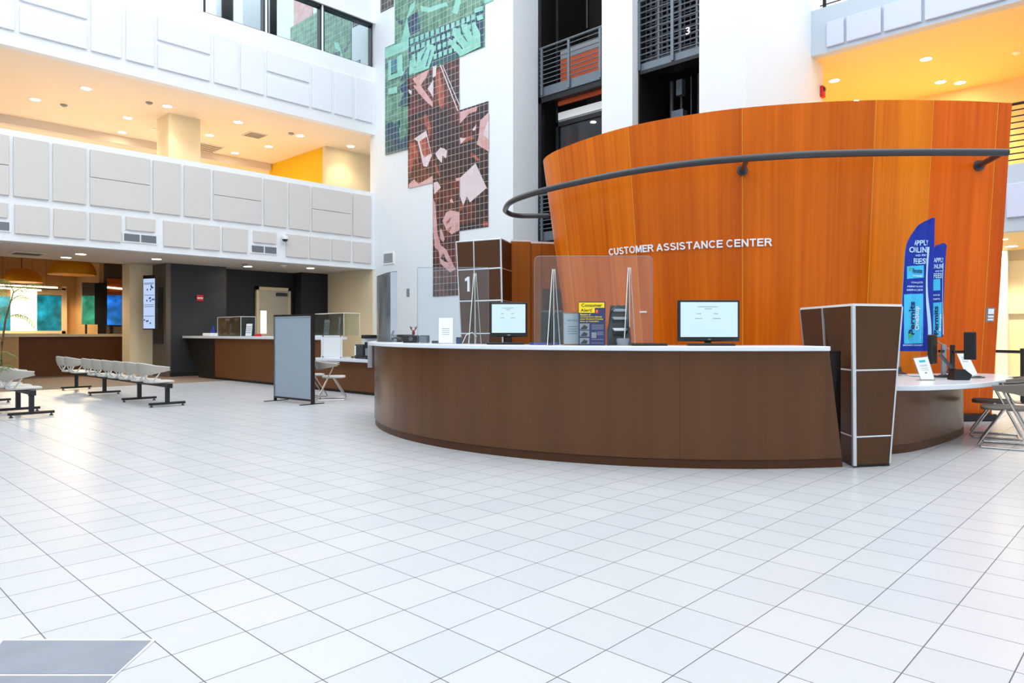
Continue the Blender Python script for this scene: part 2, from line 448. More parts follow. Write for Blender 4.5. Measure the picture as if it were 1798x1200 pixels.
def area(parent, loc, power, col, sx, sy, rot=(0, 0, 0)):
    l = bpy.data.lights.new('tube', 'AREA'); l.energy = power; l.color = col; l.shape = 'RECTANGLE'; l.size = sx; l.size_y = sy
    o = bpy.data.objects.new('tube', l); COL.objects.link(o); o.parent = parent
    o.location = Vector(loc) - WL[parent.name]; o.rotation_euler = rot
    return o

# ================================================================ THE HALL
XM, YF = 13.27, 18.7            # mural wall plane, left balcony front plane
ZT = 16.0                       # top of the atrium walls (open skylight above)
ZS, ZU = 3.3, 7.6               # soffits of the two balconies
def sbox(name, lo, hi, m, bevel=0): return struct(MB().box(lo, hi).build(name, m, bevel=bevel))

sbox('floor', (-7, -7, -0.2), (30, 18.42, 0), 'floor')
sbox('floor', (-7, 18.42, -0.2), (30, 36, 0), 'carpet')
# slate inlay with a white border at lower left
fi = MB()
a, b, c_ = P(275, 1123, Z=0.002), P(-120, 1123, Z=0.002), P(190, 1199, Z=0.002)
vdir = (c_ - a).normalized(); hdir = (b - a).normalized()
a2 = a - hdir * 0.0; 
fi.slab([a, a + vdir * 1.6, b + vdir * 1.6, b], (0, 0, 0.001))
inl = fi.build('trim_floor_inlay', 'border', origin=(0, 0, 0)); struct(inl)
f2 = MB(); a3 = P(266, 1125.5, Z=0.004); b3 = P(5, 1125.5, Z=0.004); z = (0, 0, 0.001)
r0 = (P(203, 1184, Z=0.004) - a3); l0 = (P(-40, 1184, Z=0.004) - b3)
f2.slab([a3, a3 + r0, b3 + l0, b3], z)
a4 = P(199, 1187.5, Z=0.004); b4 = P(-40, 1187.5, Z=0.004)
f2.slab([a4, a4 + r0 * 5, b4 + r0 * 5, b4], z)
a5 = P(-2, 1125.5, Z=0.004); f2.slab([a5, b4 + (0.0, 0.0, 0.0) if False else P(-44, 1184, Z=0.004), P(-300, 1184, Z=0.004), P(-300, 1125.5, Z=0.004)], z)
struct(f2.build('trim_floor_inlay_slate', 'inlay', origin=(0, 0, 0)))

# walls behind and beside the camera, pale, up to the skylight
sbox('wall_back', (-7, -7.2, 0), (30, -7, ZT), 'white')
sbox('wall_side', (-7.2, -7, 0), (-7, 36, ZT), 'white')
sbox('wall_far', (-7, 36, 0), (30, 36.2, ZT), 'white')
sbox('wall_east', (30, -7, 0), (30.2, 36, ZT), 'white')

# mural wall and piers (plane X = 13.27)
sbox('wall_mural', (XM, 12.61, 0), (XM + 0.3, YF + 0.25, ZT), 'white')
sbox('wall_pier', (XM + 0.3, 12.61, 0), (14.5, 13.0, ZT), 'white')
sbox('wall_pier', (XM, 8.93, 0), (14.5, 9.77, ZT), 'white')
sbox('wall_pier', (XM, 6.27, 0), (17.4, 7.28, ZT), 'white')
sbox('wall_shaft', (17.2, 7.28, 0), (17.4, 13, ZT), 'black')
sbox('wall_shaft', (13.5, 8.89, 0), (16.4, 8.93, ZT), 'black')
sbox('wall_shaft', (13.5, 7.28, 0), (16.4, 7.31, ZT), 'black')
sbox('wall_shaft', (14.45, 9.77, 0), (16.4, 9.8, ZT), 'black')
# left front: upper wall, parapets, slabs
sbox('wall_left', (-7, YF, 11.13), (XM, YF + 0.3, ZT), 'fascia')
sbox('trim_sill_left', (-7, YF, ZU - 0.0), (XM, YF + 0.25, 9.74), 'fascia')
sbox('ceiling', (-7, YF + 0.25, ZU), (XM + 6, 30, ZU + 0.2), 'upceil')
sbox('trim_balcony_left', (-7, YF, ZS), (XM, YF + 0.25, 5.75), 'fascia')
sbox('floor', (-7, YF + 0.25, 4.4), (XM + 6, 30, 4.55), 'palefloor')
sbox('ceiling', (-7, YF + 0.25, ZS), (XM + 2, 22.6, ZS + 0.12), 'soffit')
sbox('wall_far', (-7, 30, 4.55), (XM + 6, 30.2, ZU), 'warmceil')
sbox('wall_left', (6.7, YF + 0.3, 9.75), (6.9, 26, 11.2), 'fascia')
# upper-left windows: mirror-like panes in a dark frame
def window(name, X0, X1):
    o = MB().box((X0, YF + 0.12, 9.76), (X1, YF + 0.14, 11.11)).build(name, 'mirror', origin=((X0 + X1) / 2, YF, 9.76)); struct(o)
    WL[o.name] = Vector(((X0 + X1) / 2, YF, 9.76))
    f = MB(); t = 0.045
    f.box((X0, YF + 0.03, 9.74), (X0 + t, YF + 0.16, 11.13)); f.box((X1 - t, YF + 0.03, 9.74), (X1, YF + 0.16, 11.13))
    f.box((X0, YF + 0.03, 11.05), (X1, YF + 0.16, 11.13)); f.box((X0, YF + 0.03, 9.74), (X1, YF + 0.16, 9.765))
    f.build('window_frame', 'frameblue', o)
for i, (a, b) in enumerate(((-1.5, 3.0), (3.0, 7.0))): pass
wx = [P(u, 50, Y=YF).x for u in (357, 468, 567, 655)]
for i in range(3): window('window_%d' % (i + 1), wx[i] + 0.03, wx[i + 1] - 0.03 if i < 2 else wx[i + 1])
sbox('wall_left', (-7, YF, 9.74), (wx[0], YF + 0.3, 11.13), 'fascia')
for i in (1, 2): sbox('trim_mullion', (wx[i] - 0.03, YF + 0.02, 9.74), (wx[i] + 0.03, YF + 0.2, 11.13), 'fascia')
sbox('trim_window_head', (wx[0] + 1.0, YF - 0.05, 11.13), (XM - 0.02, YF + 0.02, 11.2), 'fascia')

# second storey behind the left balcony
sbox('trim_header', (-7, 24.7, ZU - 0.25), (XM - 0.4, 24.95, ZU), 'soffit')
sbox('wall_column', (7.85, 21.1, 4.55), (8.75, 22.0, ZU), 'cream')
sbox('wall_yellow', (12.9, 21.22, 4.55), (13.1, 24.7, ZU), 'yellow')
sbox('wall_yellow', (12.9, 24.7, 4.55), (18.0, 24.9, ZU), 'yellow')
sbox('wall_cream', (12.9, 21.0, 4.55), (18.0, 21.2, ZU), 'cream')
sbox('wall_yellow', (10.6, 27.4, 4.55), (18.0, 27.6, ZU), 'yellow')

# ground storey under the left balcony
sbox('wall_column', (7.22, 22.35, 0), (7.85, 23.0, ZS + 0.1), 'cream')
sbox('wall_header', (-7, 22.6, ZS), (7.85, 22.72, 4.55), 'taupe')
sbox('wall_charcoal', (7.98, 21.3, 0), (9.62, 21.45, ZS), 'charcoal')
sbox('baseboard_charcoal', (7.96, 21.27, 0), (9.62, 21.3, 0.12), 'charcoal2')
sbox('wall_charcoal_return', (7.85, 21.3, 0), (7.98, 22.6, ZS), 'taupe')
sbox('trim_niche', (7.83, 21.5, 0.95), (7.852, 22.2, 2.6), 'black')
sbox('wall_charcoal', (9.5, 21.9, 0), (12.35, 22.05, ZS), 'charcoal2')
sbox('wall_charcoal', (9.5, 21.45, 0), (9.62, 21.9, ZS), 'charcoal2')
sbox('wall_charcoal', (12.2, 21.35, 0), (13.27, 21.5, ZS), 'charcoal2')
sbox('wall_charcoal', (12.2, 21.5, 0), (12.35, 21.9, ZS), 'charcoal2')
sbox('wall_beige', (13.2, YF + 0.02, 0), (13.27, 21.5, ZS), 'cream')
# door in the dark recess
X0, X1 = P(449, 540, Y=21.9).x, P(507, 540, Y=21.9).x
d = MB().box((X0 + 0.06, 21.83, 0), (X1 - 0.06, 21.87, 2.68)).build('door_1', 'beige', origin=(X0 + 0.06, 21.87, 0)); struct(d)
f = MB(); f.box((X0 - 0.02, 21.8, 0), (X0 + 0.07, 21.9, 2.78)); f.box((X1 - 0.07, 21.8, 0), (X1 + 0.02, 21.9, 2.78)); f.box((X0 - 0.02, 21.8, 2.68), (X1 + 0.02, 21.9, 2.78))
f.build('door_frame', 'cream', d)
MB().box((X0 + 0.13, 21.815, 1.25), (X0 + 0.33, 21.83, 2.0)).build('vision_panel', 'glow', d)
MB().box((X1 - 0.5, 21.77, 2.5), (X1 - 0.12, 21.83, 2.6)).build('door_closer', 'darkp', d)
# lit alcove at far left with counter and windows
sbox('wall_alcove', (-7, 31.0, 0), (8.3, 31.2, 4.4), 'tan')
sbox('wall_alcove_side', (8.2, 27.9, 0), (9.8, 28.05, 4.4), 'taupe')
sbox('wall_alcove_side', (8.05, 28.05, 0), (8.2, 31, 4.4), 'tan')
sbox('wall_alcove_side', (9.0, 23, 0), (9.15, 28, 4.4), 'taupe')
sbox('ceiling', (-7, 22.72, 4.3), (10, 31, 4.4), 'tan')
for i, (u0, v0, u1, v1, mt) in enumerate(((-60, 518, 18, 581, 'teal'), (18, 507, 64, 583, 'glow'), (64, 519, 107, 581, 'teal'))):
    a, b = P(u0, v0, Y=31), P(u1, v1, Y=31)
    o = struct(MB().box((a.x, 30.93, b.z), (b.x, 30.96, a.z)).build('window_%d' % (i + 4), mt))
a, b = P(-80, 503, Y=31), P(114, 586, Y=31)
fr = MB()
for (u0, v0, u1, v1) in ((-80, 503, 114, 507), (107, 503, 116, 586), (-80, 581, 114, 586), (64, 507, 107, 519)):
    p, q = P(u0, v0, Y=31), P(u1, v1, Y=31); fr.box((p.x, 30.88, q.z), (q.x, 31.0, p.z))
struct(fr.build('trim_window_surround', 'cream'))

# mid wall between mural wall and lift shafts: dark shaft interiors
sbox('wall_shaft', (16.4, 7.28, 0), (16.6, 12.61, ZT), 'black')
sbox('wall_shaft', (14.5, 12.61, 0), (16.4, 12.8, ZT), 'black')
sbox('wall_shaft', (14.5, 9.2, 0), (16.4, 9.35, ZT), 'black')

# right-hand balconies (plane X = 16.65)
XR = 16.65
sbox('trim_balcony_right', (XR, -7, ZU + 0.1), (XR + 0.25, 6.27, 8.75), 'greyblue')
sbox('ceiling', (XR + 0.25, -7, ZU + 0.1), (24.5, 13, ZU + 0.3), 'warmceil')
sbox('wall_right', (21.62, -7, 4.4), (21.8, 13, ZU + 0.1), 'warmceil')
sbox('wall_right', (17.4, 8.4, 4.4), (22, 8.6, ZU + 0.1), 'warmceil')
sbox('trim_balcony_right', (XR, -7, 3.26), (XR + 0.25, 6.27, 4.56), 'greyblue')
sbox('floor', (XR + 0.25, -7, 4.3), (24, 13, 4.42), 'tanfloor')
sbox('ceiling', (XR + 0.25, -7, 3.26), (24, 13, 3.4), 'warmceil')
sbox('wall_right', (20.6, -7, 0), (20.8, 8, 3.3), 'cream')
sbox('baseboard_right', (20.57, -7, 0), (20.6, 8, 0.12), 'beige')

# ================================================================ ACOUSTIC PANELS
def xof(u, Y=YF): return P(u, 300, Y=Y).x
def panel(lo, hi, m, label, group):
    o = MB().box(lo, hi).build('acoustic_panel', m, bevel=0.012)
    return tag(o, label, 'acoustic panel', group)
s1 = 2.724
def lpan(x0, x1, z0, z1, m, label, group): panel((x0, YF - 0.055, z0), (x1, YF, z1), m, label, group)
G1 = 'acoustic panels on the upper left balcony front'
up = [(-45, 68, 0), (92, 415, 2), (433, 578, 0), (600, 735, 0), (752, 1003, 2), (1022, 1137, 0), (1150, 1260, 0), (1275, 1477, 2), (1490, 1583, 0), (1597, 1683, 0), (1697, 1778, 0)]
for i, (a, b, k) in enumerate(up):
    X0, X1 = xof(a / s1), xof(b / s1); n = ordn(len(up) - 1 - i)
    if k: 
        lpan(X0, X1, 7.94, 8.53, 'panelw', 'lower wide panel of a pair, upper left balcony, %s column from the mural wall' % n, G1)
        lpan(X0, X1, 8.65, 9.24, 'panelw', 'upper wide panel of a pair, upper left balcony, %s column from the mural wall' % n, G1)
    else: lpan(X0, X1, 7.94, 9.24, 'panelw', 'tall white acoustic panel, upper left balcony, %s column from the mural wall' % n, G1)
G2 = 'large acoustic panels on the lower left balcony front'
lo_ = [(-60, 42, 2), (62, 232, 0), (250, 410, 0), (428, 716, 2), (730, 862, 0), (878, 1003, 0), (1018, 1248, 2), (1260, 1368, 0), (1380, 1480, 0), (1490, 1678, 2), (1686, 1772, 0)]
for i, (a, b, k) in enumerate(lo_):
    X0, X1 = xof(a / s1), xof(b / s1); n = ordn(len(lo_) - 1 - i)
    if k:
        lpan(X0, X1, 4.29, 4.945, 'panel', 'lower wide beige panel of a pair, lower left balcony, %s column from mural wall' % n, G2)
        lpan(X0, X1, 4.955, 5.61, 'panel', 'upper wide beige panel of a pair, lower left balcony, %s column from mural wall' % n, G2)
    else: lpan(X0, X1, 4.29, 5.61, 'panel', 'tall beige acoustic panel, lower left balcony, %s column from the mural wall' % n, G2)
G3 = 'small acoustic panels in the bottom row of the lower left balcony'
sm = [(-70, 35, 1), (68, 235, 0), (255, 410, 0), (428, 577, 0), (600, 738, 1), (780, 910, 0), (925, 1048, 0), (1062, 1180, 0), (1210, 1318, 1), (1365, 1470, 0), (1480, 1577, 0), (1586, 1674, 0), (1687, 1772, 0)]
for i, (a, b, k) in enumerate(sm):
    X0, X1 = xof(a / s1), xof(b / s1); n = ordn(len(sm) - 1 - i)
    if k: lpan(X0, X1, 3.79, 4.12, 'panel', 'short beige panel above a vent grille, bottom balcony row, %s from the mural wall' % n, G3)
    else: lpan(X0, X1, 3.47, 4.12, 'panel', 'small squarish beige panel, bottom balcony row, %s from the mural wall' % n, G3)
for j, (a, b) in enumerate(((-110, 52), (585, 752), (1197, 1325))):
    X0, X1 = xof(a / s1), xof(b / s1)
    t = thing('vent_grille', 'double grey louvred vent under a short panel, ' + ['leftmost on the balcony front', 'middle one of three on the balcony front', 'nearest the security camera'][j], 'vent grille', ((X0 + X1) / 2, YF, 3.5), 'vent grilles on the lower left balcony')
    MB().box((X0, YF - 0.03, 3.49), (X1, YF, 3.72)).build('frame', 'whitep', t)
    for k in range(2):
        xa = X0 + 0.03 + k * (X1 - X0 - 0.03) / 2; xb = xa + (X1 - X0) / 2 - 0.05
        g = MB().box((xa, YF - 0.034, 3.52), (xb, YF - 0.03, 3.70), 0)
        n = 14
        for q in range(n): 
            x = xa + (q + .5) * (xb - xa) / n; g.box((x - 0.012, YF - 0.045, 3.52), (x, YF - 0.034, 3.70), 1)
        for q in range(4): g.box((xa, YF - 0.05, 3.54 + q * 0.045), (xb, YF - 0.045, 3.548 + q * 0.045), 1)
        g.build('louvre', ['steel', 'greyp'], t)
# right balcony panels
def rpan(u0, u1, z0, z1, m, label, group):
    ya, yb = P(u0, 100, X=XR).y, P(u1, 100, X=XR).y
    panel((XR - 0.07, yb, z0), (XR, ya, z1), m, label, group)
G4 = 'acoustic panels on the right balcony fronts'
for i, (a, b) in enumerate(((1453, 1483), (1488, 1548), (1553, 1619), (1625, 1768), (1774, 1900))):
    rpan(a, b, ZU + 0.2, 8.36, 'panelb', ('pale blue acoustic panel on the upper right balcony front, %s from the white pier' % ordn(i)) if i != 3 else 'widest pale blue acoustic panel on the upper right balcony front', G4)
rpan(1768, 1860, 3.52, 4.18, 'panelb', 'pale blue acoustic panel low beside the orange wall, on the lower right balcony', G4)

# ================================================================ DOWNLIGHTS AND CEILING FITTINGS
def downlight(x, y, z, label, group, power=40, r=0.12, ang=115, col=(1, 0.80, 0.52)):
    t = thing('downlight', label, 'ceiling light', (x, y, z), group)
    MB().lathe((x, y, z), [(r * 1.18, 0.0), (r * 1.18, -0.012), (r, -0.014), (r, 0.0)], 20).build('trim_ring', 'lamptrim', t)
    MB().lathe((x, y, z), [(0, -0.006), (r, -0.006)], 20).build('lens', 'lamp', t, fixn=False)
    if power: spot(t, (x, y, z - 0.05), power, col, ang)
g = 'downlights in the upper left balcony ceiling'
W_ = dict(power=260)
for x, y, lb in ((3.55, 20.5, 'first from the left edge'), (5.59, 20.53, 'large one at upper left'), (7.59, 20.5, 'above and left of the column'), (7.2, 22.46, 'just left of the column'),
                 (9.63, 22.52, 'just right of the column'), (9.62, 20.5, 'front row, right of the column'), (11.6, 22.44, 'back row over the second gap'), (11.66, 20.48, 'front row, before the cream wall'),
                 (13.5, 20.4, 'over the lit cream wall'), (4.9, 22.5, 'back row at far left'), (7.6, 24.2, 'deep row left of the column'), (11.2, 24.1, 'deep row before the yellow wall')):
    downlight(x, y, ZU, 'round warm downlight in the upper left balcony ceiling, ' + lb, g, power=88, col=(1, 0.93 - 0.012 * x, 0.88 - 0.030 * x))
for i in range(5):
    x = 1.5 + i * 3; downlight(x, 27.2, ZU, 'downlight beyond the glass header on the upper floor, bay %s from the left' % ordn(i), 'downlights beyond the glass header', power=250, ang=150, col=(1, .92, .84))
g = 'downlights under the lower left balcony'
for x, y, lb in ((5.45, 20.46, 'above the right-hand lamp dome'), (5.42, 21.66, 'second from left above the lamp dome'), (7.25, 20.35, 'near the wall display'), (11.56, 19.7, 'nearest the cream wall'), (9.96, 20.58, 'above the dark recess')):
    downlight(x, y, ZS, 'round downlight under the lower left balcony, ' + lb, g, power=60)
g = 'downlights in the upper right ceiling'
for x, y, lb in ((18.64, 4.37, 'largest, nearest the balcony edge'), (18.63, 6.43, 'leftmost, by the white pier'), (21.0, 4.15, 'rightmost of a close pair'), (20.6, 4.5, 'left one of a close pair'), (20.7, 6.6, 'half hidden by the orange wall'),
                 (18.64, 1.6, 'off to the right above the corridor')):
    downlight(x, y, ZU + 0.1, 'bright downlight in the upper right ceiling, ' + lb, g, power=300, col=(1, 0.72, 0.38))
g = 'downlights in the lower right ceiling'
for u, v, lb in ((1776, 432, 'nearest the balcony edge'), (1758, 420, 'small one beside the orange wall'), (1760, 445, 'deepest, near the cream wall'), ):
    p = P(u, v, Z=3.26); downlight(min(p.x, 20.3), p.y, 3.26, 'oval-looking downlight in the lower right ceiling, ' + lb, g, power=300, col=(1, 0.82, 0.5))
for y in (0.0, 2.2, 4.4): pass
def ceiling_vent(u, v, z, wx, wy, label):
    p = P(u, v, Z=z); t = thing('ceiling_vent', label, 'ceiling vent', (p.x, p.y, z), 'ceiling vents')
    MB().box((p.x - wx, p.y - wy, z - 0.02), (p.x + wx, p.y + wy, z)).build('frame', 'soffit', t)
    m = MB()
    for k in range(5): m.box((p.x - wx * .85, p.y - wy * .8 + k * wy * .36, z - 0.03), (p.x + wx * .85, p.y - wy * .8 + k * wy * .36 + wy * .12, z - 0.02))
    m.build('louvre', 'taupe', t)
ceiling_vent(447, 237, ZU, .3, .3, 'square diffuser in the upper left ceiling, right of the column')
ceiling_vent(362, 259, ZU, .45, .5, 'large grille deep in the upper left ceiling beside the column')
ceiling_vent(48, 445, ZS, .35, .3, 'square diffuser under the lower left balcony above the orange domes')
def smoke(u, v, z, label, m='whitep'):
    p = P(u, v, Z=z); o = MB().lathe((p.x, p.y, z), [(0.09, 0), (0.09, -0.02), (0.05, -0.05), (0, -0.05)], 16).build('smoke_detector', m, smooth=True)
    tag(o, label, 'smoke detector', 'ceiling detectors')
smoke(112, 184, ZU, 'small grey detector on the upper left ceiling, left of centre', 'greyp')
smoke(262, 180, ZU, 'tiny grey detector left of the column on the upper left ceiling', 'greyp')
smoke(268, 226, ZU, 'dome detector beside the column on the upper left ceiling')
smoke(511, 234, ZU, 'tiny detector on the upper left ceiling near the yellow wall', 'greyp')
smoke(1785, 92, ZU + 0.1, 'round smoke detector on the warm upper right ceiling')
smoke(498, 466, ZS, 'white detector under the lower left balcony above the door')
smoke(430, 464, ZS, 'grey detector under the lower left balcony above the dark wall', 'greyp')
# security camera on the fascia
p = P(495, 418, Y=YF)
t = thing('security_camera', 'white dome security camera on the lower balcony front, right of a vent', 'security camera', p)
MB().box((p.x - 0.03, p.y - 0.16, p.z + 0.02), (p.x + 0.03, p.y, p.z + 0.08)).build('bracket', 'whitep', t)
MB().lathe((p.x, p.y - 0.18, p.z - 0.06), [(0, -0.07), (0.06, -0.05), (0.085, 0)], 16).build('dome', 'blackp', t, smooth=True)
MB().lathe((p.x, p.y - 0.18, p.z - 0.06), [(0.085, 0), (0.095, 0.02), (0.09, 0.09), (0, 0.11)], 16).build('housing', 'whitep', t, smooth=True)

# ================================================================ MURAL
mt = [mosaic('mosaic_green', rgb(104, 152, 126), rgb(66, 118, 100), .8), mosaic('mosaic_aqua', rgb(140, 205, 190), rgb(118, 190, 170), .6), mosaic('mosaic_navy', rgb(28, 66, 92), rgb(44, 108, 100), .5),
      mosaic('mosaic_brown', rgb(98, 42, 28), rgb(58, 32, 28), .95), mosaic('mosaic_black', rgb(34, 28, 34), rgb(56, 34, 30), .9), mosaic('mosaic_pink', rgb(208, 165, 165), rgb(196, 132, 122), .5),
      mosaic('mosaic_salmon', rgb(168, 88, 68), rgb(140, 62, 44), .8), mosaic('mosaic_grey', rgb(60, 58, 62), rgb(84, 84, 86), .6), mosaic('mosaic_pale', rgb(212, 196, 202), rgb(226, 214, 216), .4),
      mosaic('mosaic_blue', rgb(40, 105, 130), rgb(60, 130, 130), .6)]
GRN, AQ, NV, BR, BK, PK, SA, GY, PL, BL = range(10)
def mural(name, rects, shapes):
    """rects: base areas (Y0,Y1,Z0,Z1,mat); shapes: outlines traced on the wall in crop pixels (crop, mat, pts)"""
    m = MB()
    for (y0, y1, z0, z1, k) in rects: m.box((XM - 0.02, y0, z0), (XM - 0.001, y1, z1), k)
    for i, (crop, k, pts) in enumerate(shapes):
        ox, oy, sc = crop; x = XM - 0.0215 - 0.0006 * i
        m.poly([P(ox + a / sc, oy + b / sc, X=x) for a, b in pts], k)
    return m.build(name, mt, fixn=False)
CA, CB, CC = (660, 0, 6.0), (660, 170, 6.0), (660, 340, 6.0)
sh = []
# green part, keyboard and hands
sh += [(CA, AQ, [(100, 510), (260, 450), (350, 370), (350, 500), (330, 525), (100, 620)]),
       (CA, AQ, [(260, 450), (330, 170), (360, 60), (420, 0), (400, 90), (330, 200), (360, 380)]),
       (CA, NV, [(330, 200), (440, 100), (470, 320), (360, 375)]), (CA, NV, [(215, 180), (285, 230), (270, 270), (215, 215)]),
       (CA, AQ, [(470, 60), (560, 80), (740, 20), (760, 60), (560, 130), (480, 120)]), (CA, AQ, [(840, 0), (900, 0), (860, 150), (800, 130)]),
       (CA, NV, [(345, 400), (1040, 150), (1140, 20), (1140, 490), (870, 600), (350, 790)]),
       (CA, AQ, [(355, 640), (420, 620), (430, 760), (350, 790)])]
for r_ in range(4):
    for c_ in range(13):
        x0 = 360 + c_ * 54 + r_ * 10; y0 = 412 - c_ * 21 + r_ * 82
        if y0 + 62 > 790 - (x0 - 350) * .37: continue
        sh.append((CA, AQ, [(x0, y0), (x0 + 36, y0 - 14), (x0 + 36, y0 + 42), (x0, y0 + 56)]))
sh += [(CA, AQ, [(1035, 90), (1130, 60), (1130, 110), (1040, 140)]), (CA, AQ, [(1060, 170), (1130, 150), (1130, 200), (1070, 220)]),
       (CA, AQ, [(425, 700), (440, 560), (540, 480), (570, 470), (600, 470), (630, 500), (600, 600), (560, 720), (400, 780)]),
       (CA, BL, [(470, 620), (530, 500), (540, 500), (480, 650)]), (CA, BL, [(520, 700), (575, 520), (585, 520), (540, 700)]),
       (CA, AQ, [(760, 400), (830, 440), (900, 510), (820, 380), (800, 290), (870, 300), (960, 430), (890, 260), (960, 250), (1020, 380), (1010, 240), (1040, 230), (1100, 350), (1105, 490), (890, 595), (800, 500)]),
       (CA, NV, [(890, 345), (900, 340), (970, 440), (960, 445)]), (CA, NV, [(860, 450), (870, 445), (920, 520), (905, 518)]),
       (CA, AQ, [(130, 640), (160, 625), (160, 800), (130, 840)]), (CA, AQ, [(225, 600), (280, 570), (285, 760), (225, 780)]), (CA, AQ, [(130, 800), (330, 740), (330, 780), (130, 850)]), (CA, BL, [(160, 630), (225, 605), (225, 740), (160, 775)]),
       (CA, NV, [(300, 760), (340, 700), (340, 830), (250, 860)]), (CA, NV, [(240, 920), (340, 830), (340, 1110), (240, 1120), (290, 990)]),
       (CA, AQ, [(130, 935), (225, 910), (225, 980), (130, 1000)]), (CA, NV, [(100, 655), (130, 650), (130, 720), (100, 730)]),
       (CB, NV, [(105, 290), (160, 250), (200, 290), (250, 240), (240, 350), (340, 380), (335, 550), (105, 612)]), (CB, GRN, [(240, 330), (320, 300), (330, 380), (260, 470)])]
# brown part, papers and hands
sh += [(CB, BK, [(607, 100), (880, 130), (880, 860), (607, 900)]), (CB, BR, [(760, 150), (880, 90), (880, 300), (770, 300)]),
       (CA, PK, [(385, 830), (560, 730), (540, 800), (470, 900), (430, 900)]), (CA, PK, [(390, 900), (470, 900), (600, 1080), (600, 1130), (540, 1080), (440, 970)]),
       (CA, SA, [(630, 770), (660, 720), (690, 860), (720, 1000), (700, 1180), (660, 1090), (630, 900)]), (CA, PL, [(600, 700), (640, 690), (630, 800), (600, 820)]),
       (CA, PL, [(545, 935), (605, 840), (605, 1030)]), (CA, BK, [(700, 690), (760, 680), (830, 900), (880, 980), (880, 1130), (800, 1000)]),
       (CA, PL, [(672, 685), (684, 682), (870, 1170), (858, 1170)]), (CA, PL, [(700, 690), (708, 688), (885, 1110), (876, 1112)]),
       (CA, PL, [(340, 940), (380, 960), (375, 1000), (350, 980)]),
       (CB, SA, [(500, 160), (530, 170), (580, 320), (570, 460), (540, 350), (510, 250)]),
       (CB, PL, [(400, 445), (530, 355), (590, 620), (540, 740), (500, 730), (440, 470)]), (CB, SA, [(460, 470), (535, 420), (580, 600), (510, 640), (490, 600)]),
       (CB, SA, [(345, 490), (420, 480), (460, 740), (410, 640), (350, 860)]), (CB, BK, [(350, 200), (600, 110), (600, 150), (380, 250)]),
       (CB, PK, [(350, 920), (400, 870), (450, 920), (600, 830), (600, 905), (345, 965)]),
       (CB, PL, [(625, 600), (680, 535), (720, 545), (750, 570), (740, 650), (700, 620), (695, 700), (650, 650)]), (CB, SA, [(615, 690), (650, 740), (680, 850), (640, 800)]),
       (CB, PL, [(607, 905), (650, 895), (685, 955), (615, 1030)]), (CB, PK, [(775, 1095), (800, 1070), (820, 1120), (790, 1115)]), (CB, PK, [(840, 860), (890, 850), (880, 885), (845, 885)]),
       (CC, PK, [(603, 60), (625, 100), (650, 420), (680, 540), (740, 590), (840, 800), (780, 830), (680, 740), (620, 560), (603, 400)]),
       (CC, BK, [(680, 680), (715, 630), (735, 690), (770, 730), (720, 715)]),
       (CC, PK, [(675, 380), (690, 370), (725, 480), (710, 515), (680, 480)]),
       (CC, PK, [(700, 290), (740, 200), (780, 175), (882, 195), (882, 385), (800, 430), (740, 380), (720, 330)]), (CC, SA, [(740, 300), (800, 240), (770, 310), (745, 330)]), (CC, SA, [(750, 380), (800, 340), (790, 380), (770, 400)]),
       (CC, BR, [(603, 560), (660, 600), (680, 740), (603, 760)])]
sh3 = [(CB, BR, [(885, 280), (1040, 190), (1080, 180), (1060, 400), (885, 500)]), (CB, SA, [(885, 500), (890, 440), (1040, 420), (1040, 440)]), (CB, PL, [(885, 430), (950, 440), (890, 500)]),
       (CB, PL, [(1020, 340), (1060, 290), (1050, 350), (1020, 360)]), (CB, PK, [(1080, 430), (1100, 250), (1180, 170), (1190, 175), (1190, 580), (1060, 500)]), (CB, PL, [(1130, 400), (1175, 260), (1190, 260), (1190, 450)]),
       (CB, SA, [(990, 605), (1020, 590), (1100, 665), (1070, 680)]), (CB, PL, [(885, 855), (1050, 700), (1168, 960), (990, 1115), (960, 1050), (920, 1150), (885, 1050)]),
       (CB, PK, [(885, 160), (1070, 100), (1060, 150), (980, 180), (900, 270), (885, 280)]), (CC, BR, [(885, 130), (1050, 90), (1050, 300), (885, 330)]), (CC, SA, [(1130, 295), (1180, 290), (1180, 340), (1130, 345)]), (CC, SA, [(885, 90), (925, 125), (900, 185), (885, 180)])]
t = thing('mosaic_mural', 'green and brown mosaic mural of hands, keyboard and papers on the white wall', 'mural', (XM, 15.5, 2.33))
base = MB()
def mpart(name, rects, shapes, lab=None):
    m = MB()
    for (y0, y1, z0, z1, k) in rects: m.box((XM - 0.02, y0, z0), (XM - 0.001, y1, z1), k)
    for i, (crop, k, pts) in enumerate(shapes):
        ox, oy, sc = crop; x = XM - 0.0205 - 0.00025 * i
        m.poly([P(ox + a / sc, oy + b / sc, X=x) for a, b in pts], k)
    o = m.build(name, mt, t, fixn=False)
    if lab: o['label'] = lab
n_g = 8 + 0
green_n = [i for i, s_ in enumerate(sh) if s_ == (CB, GRN, [(240, 330), (320, 300), (330, 380), (260, 470)])][0] + 1
mpart('mosaic_field', [(16.98, 18.13, 6.85, 9.0, GRN), (17.63, 18.13, 9.0, 10.22, GRN), (13.65, 17.63, 9.0, 12.6, GRN)], sh[:green_n], 'green mosaic with typing hands on a keyboard')
mpart('mosaic_field', [(15.81, 16.97, 5.65, 9.0, BR), (14.67, 15.81, 2.33, 9.0, BR)], sh[green_n:], 'brown mosaic with hands and papers')
mpart('mosaic_field', [(13.51, 14.67, 4.13, 7.5, BK)], sh3, 'dark brown mosaic with a large tilted paper')
mpart('mosaic_field', [(17.7, 18.37, 11.4, 12.3, GY)], [], 'small grey mosaic block')
mpart('mosaic_field', [(13.3, 13.65, 10.15, 12.0, AQ)], [], 'narrow pale aqua mosaic strip')
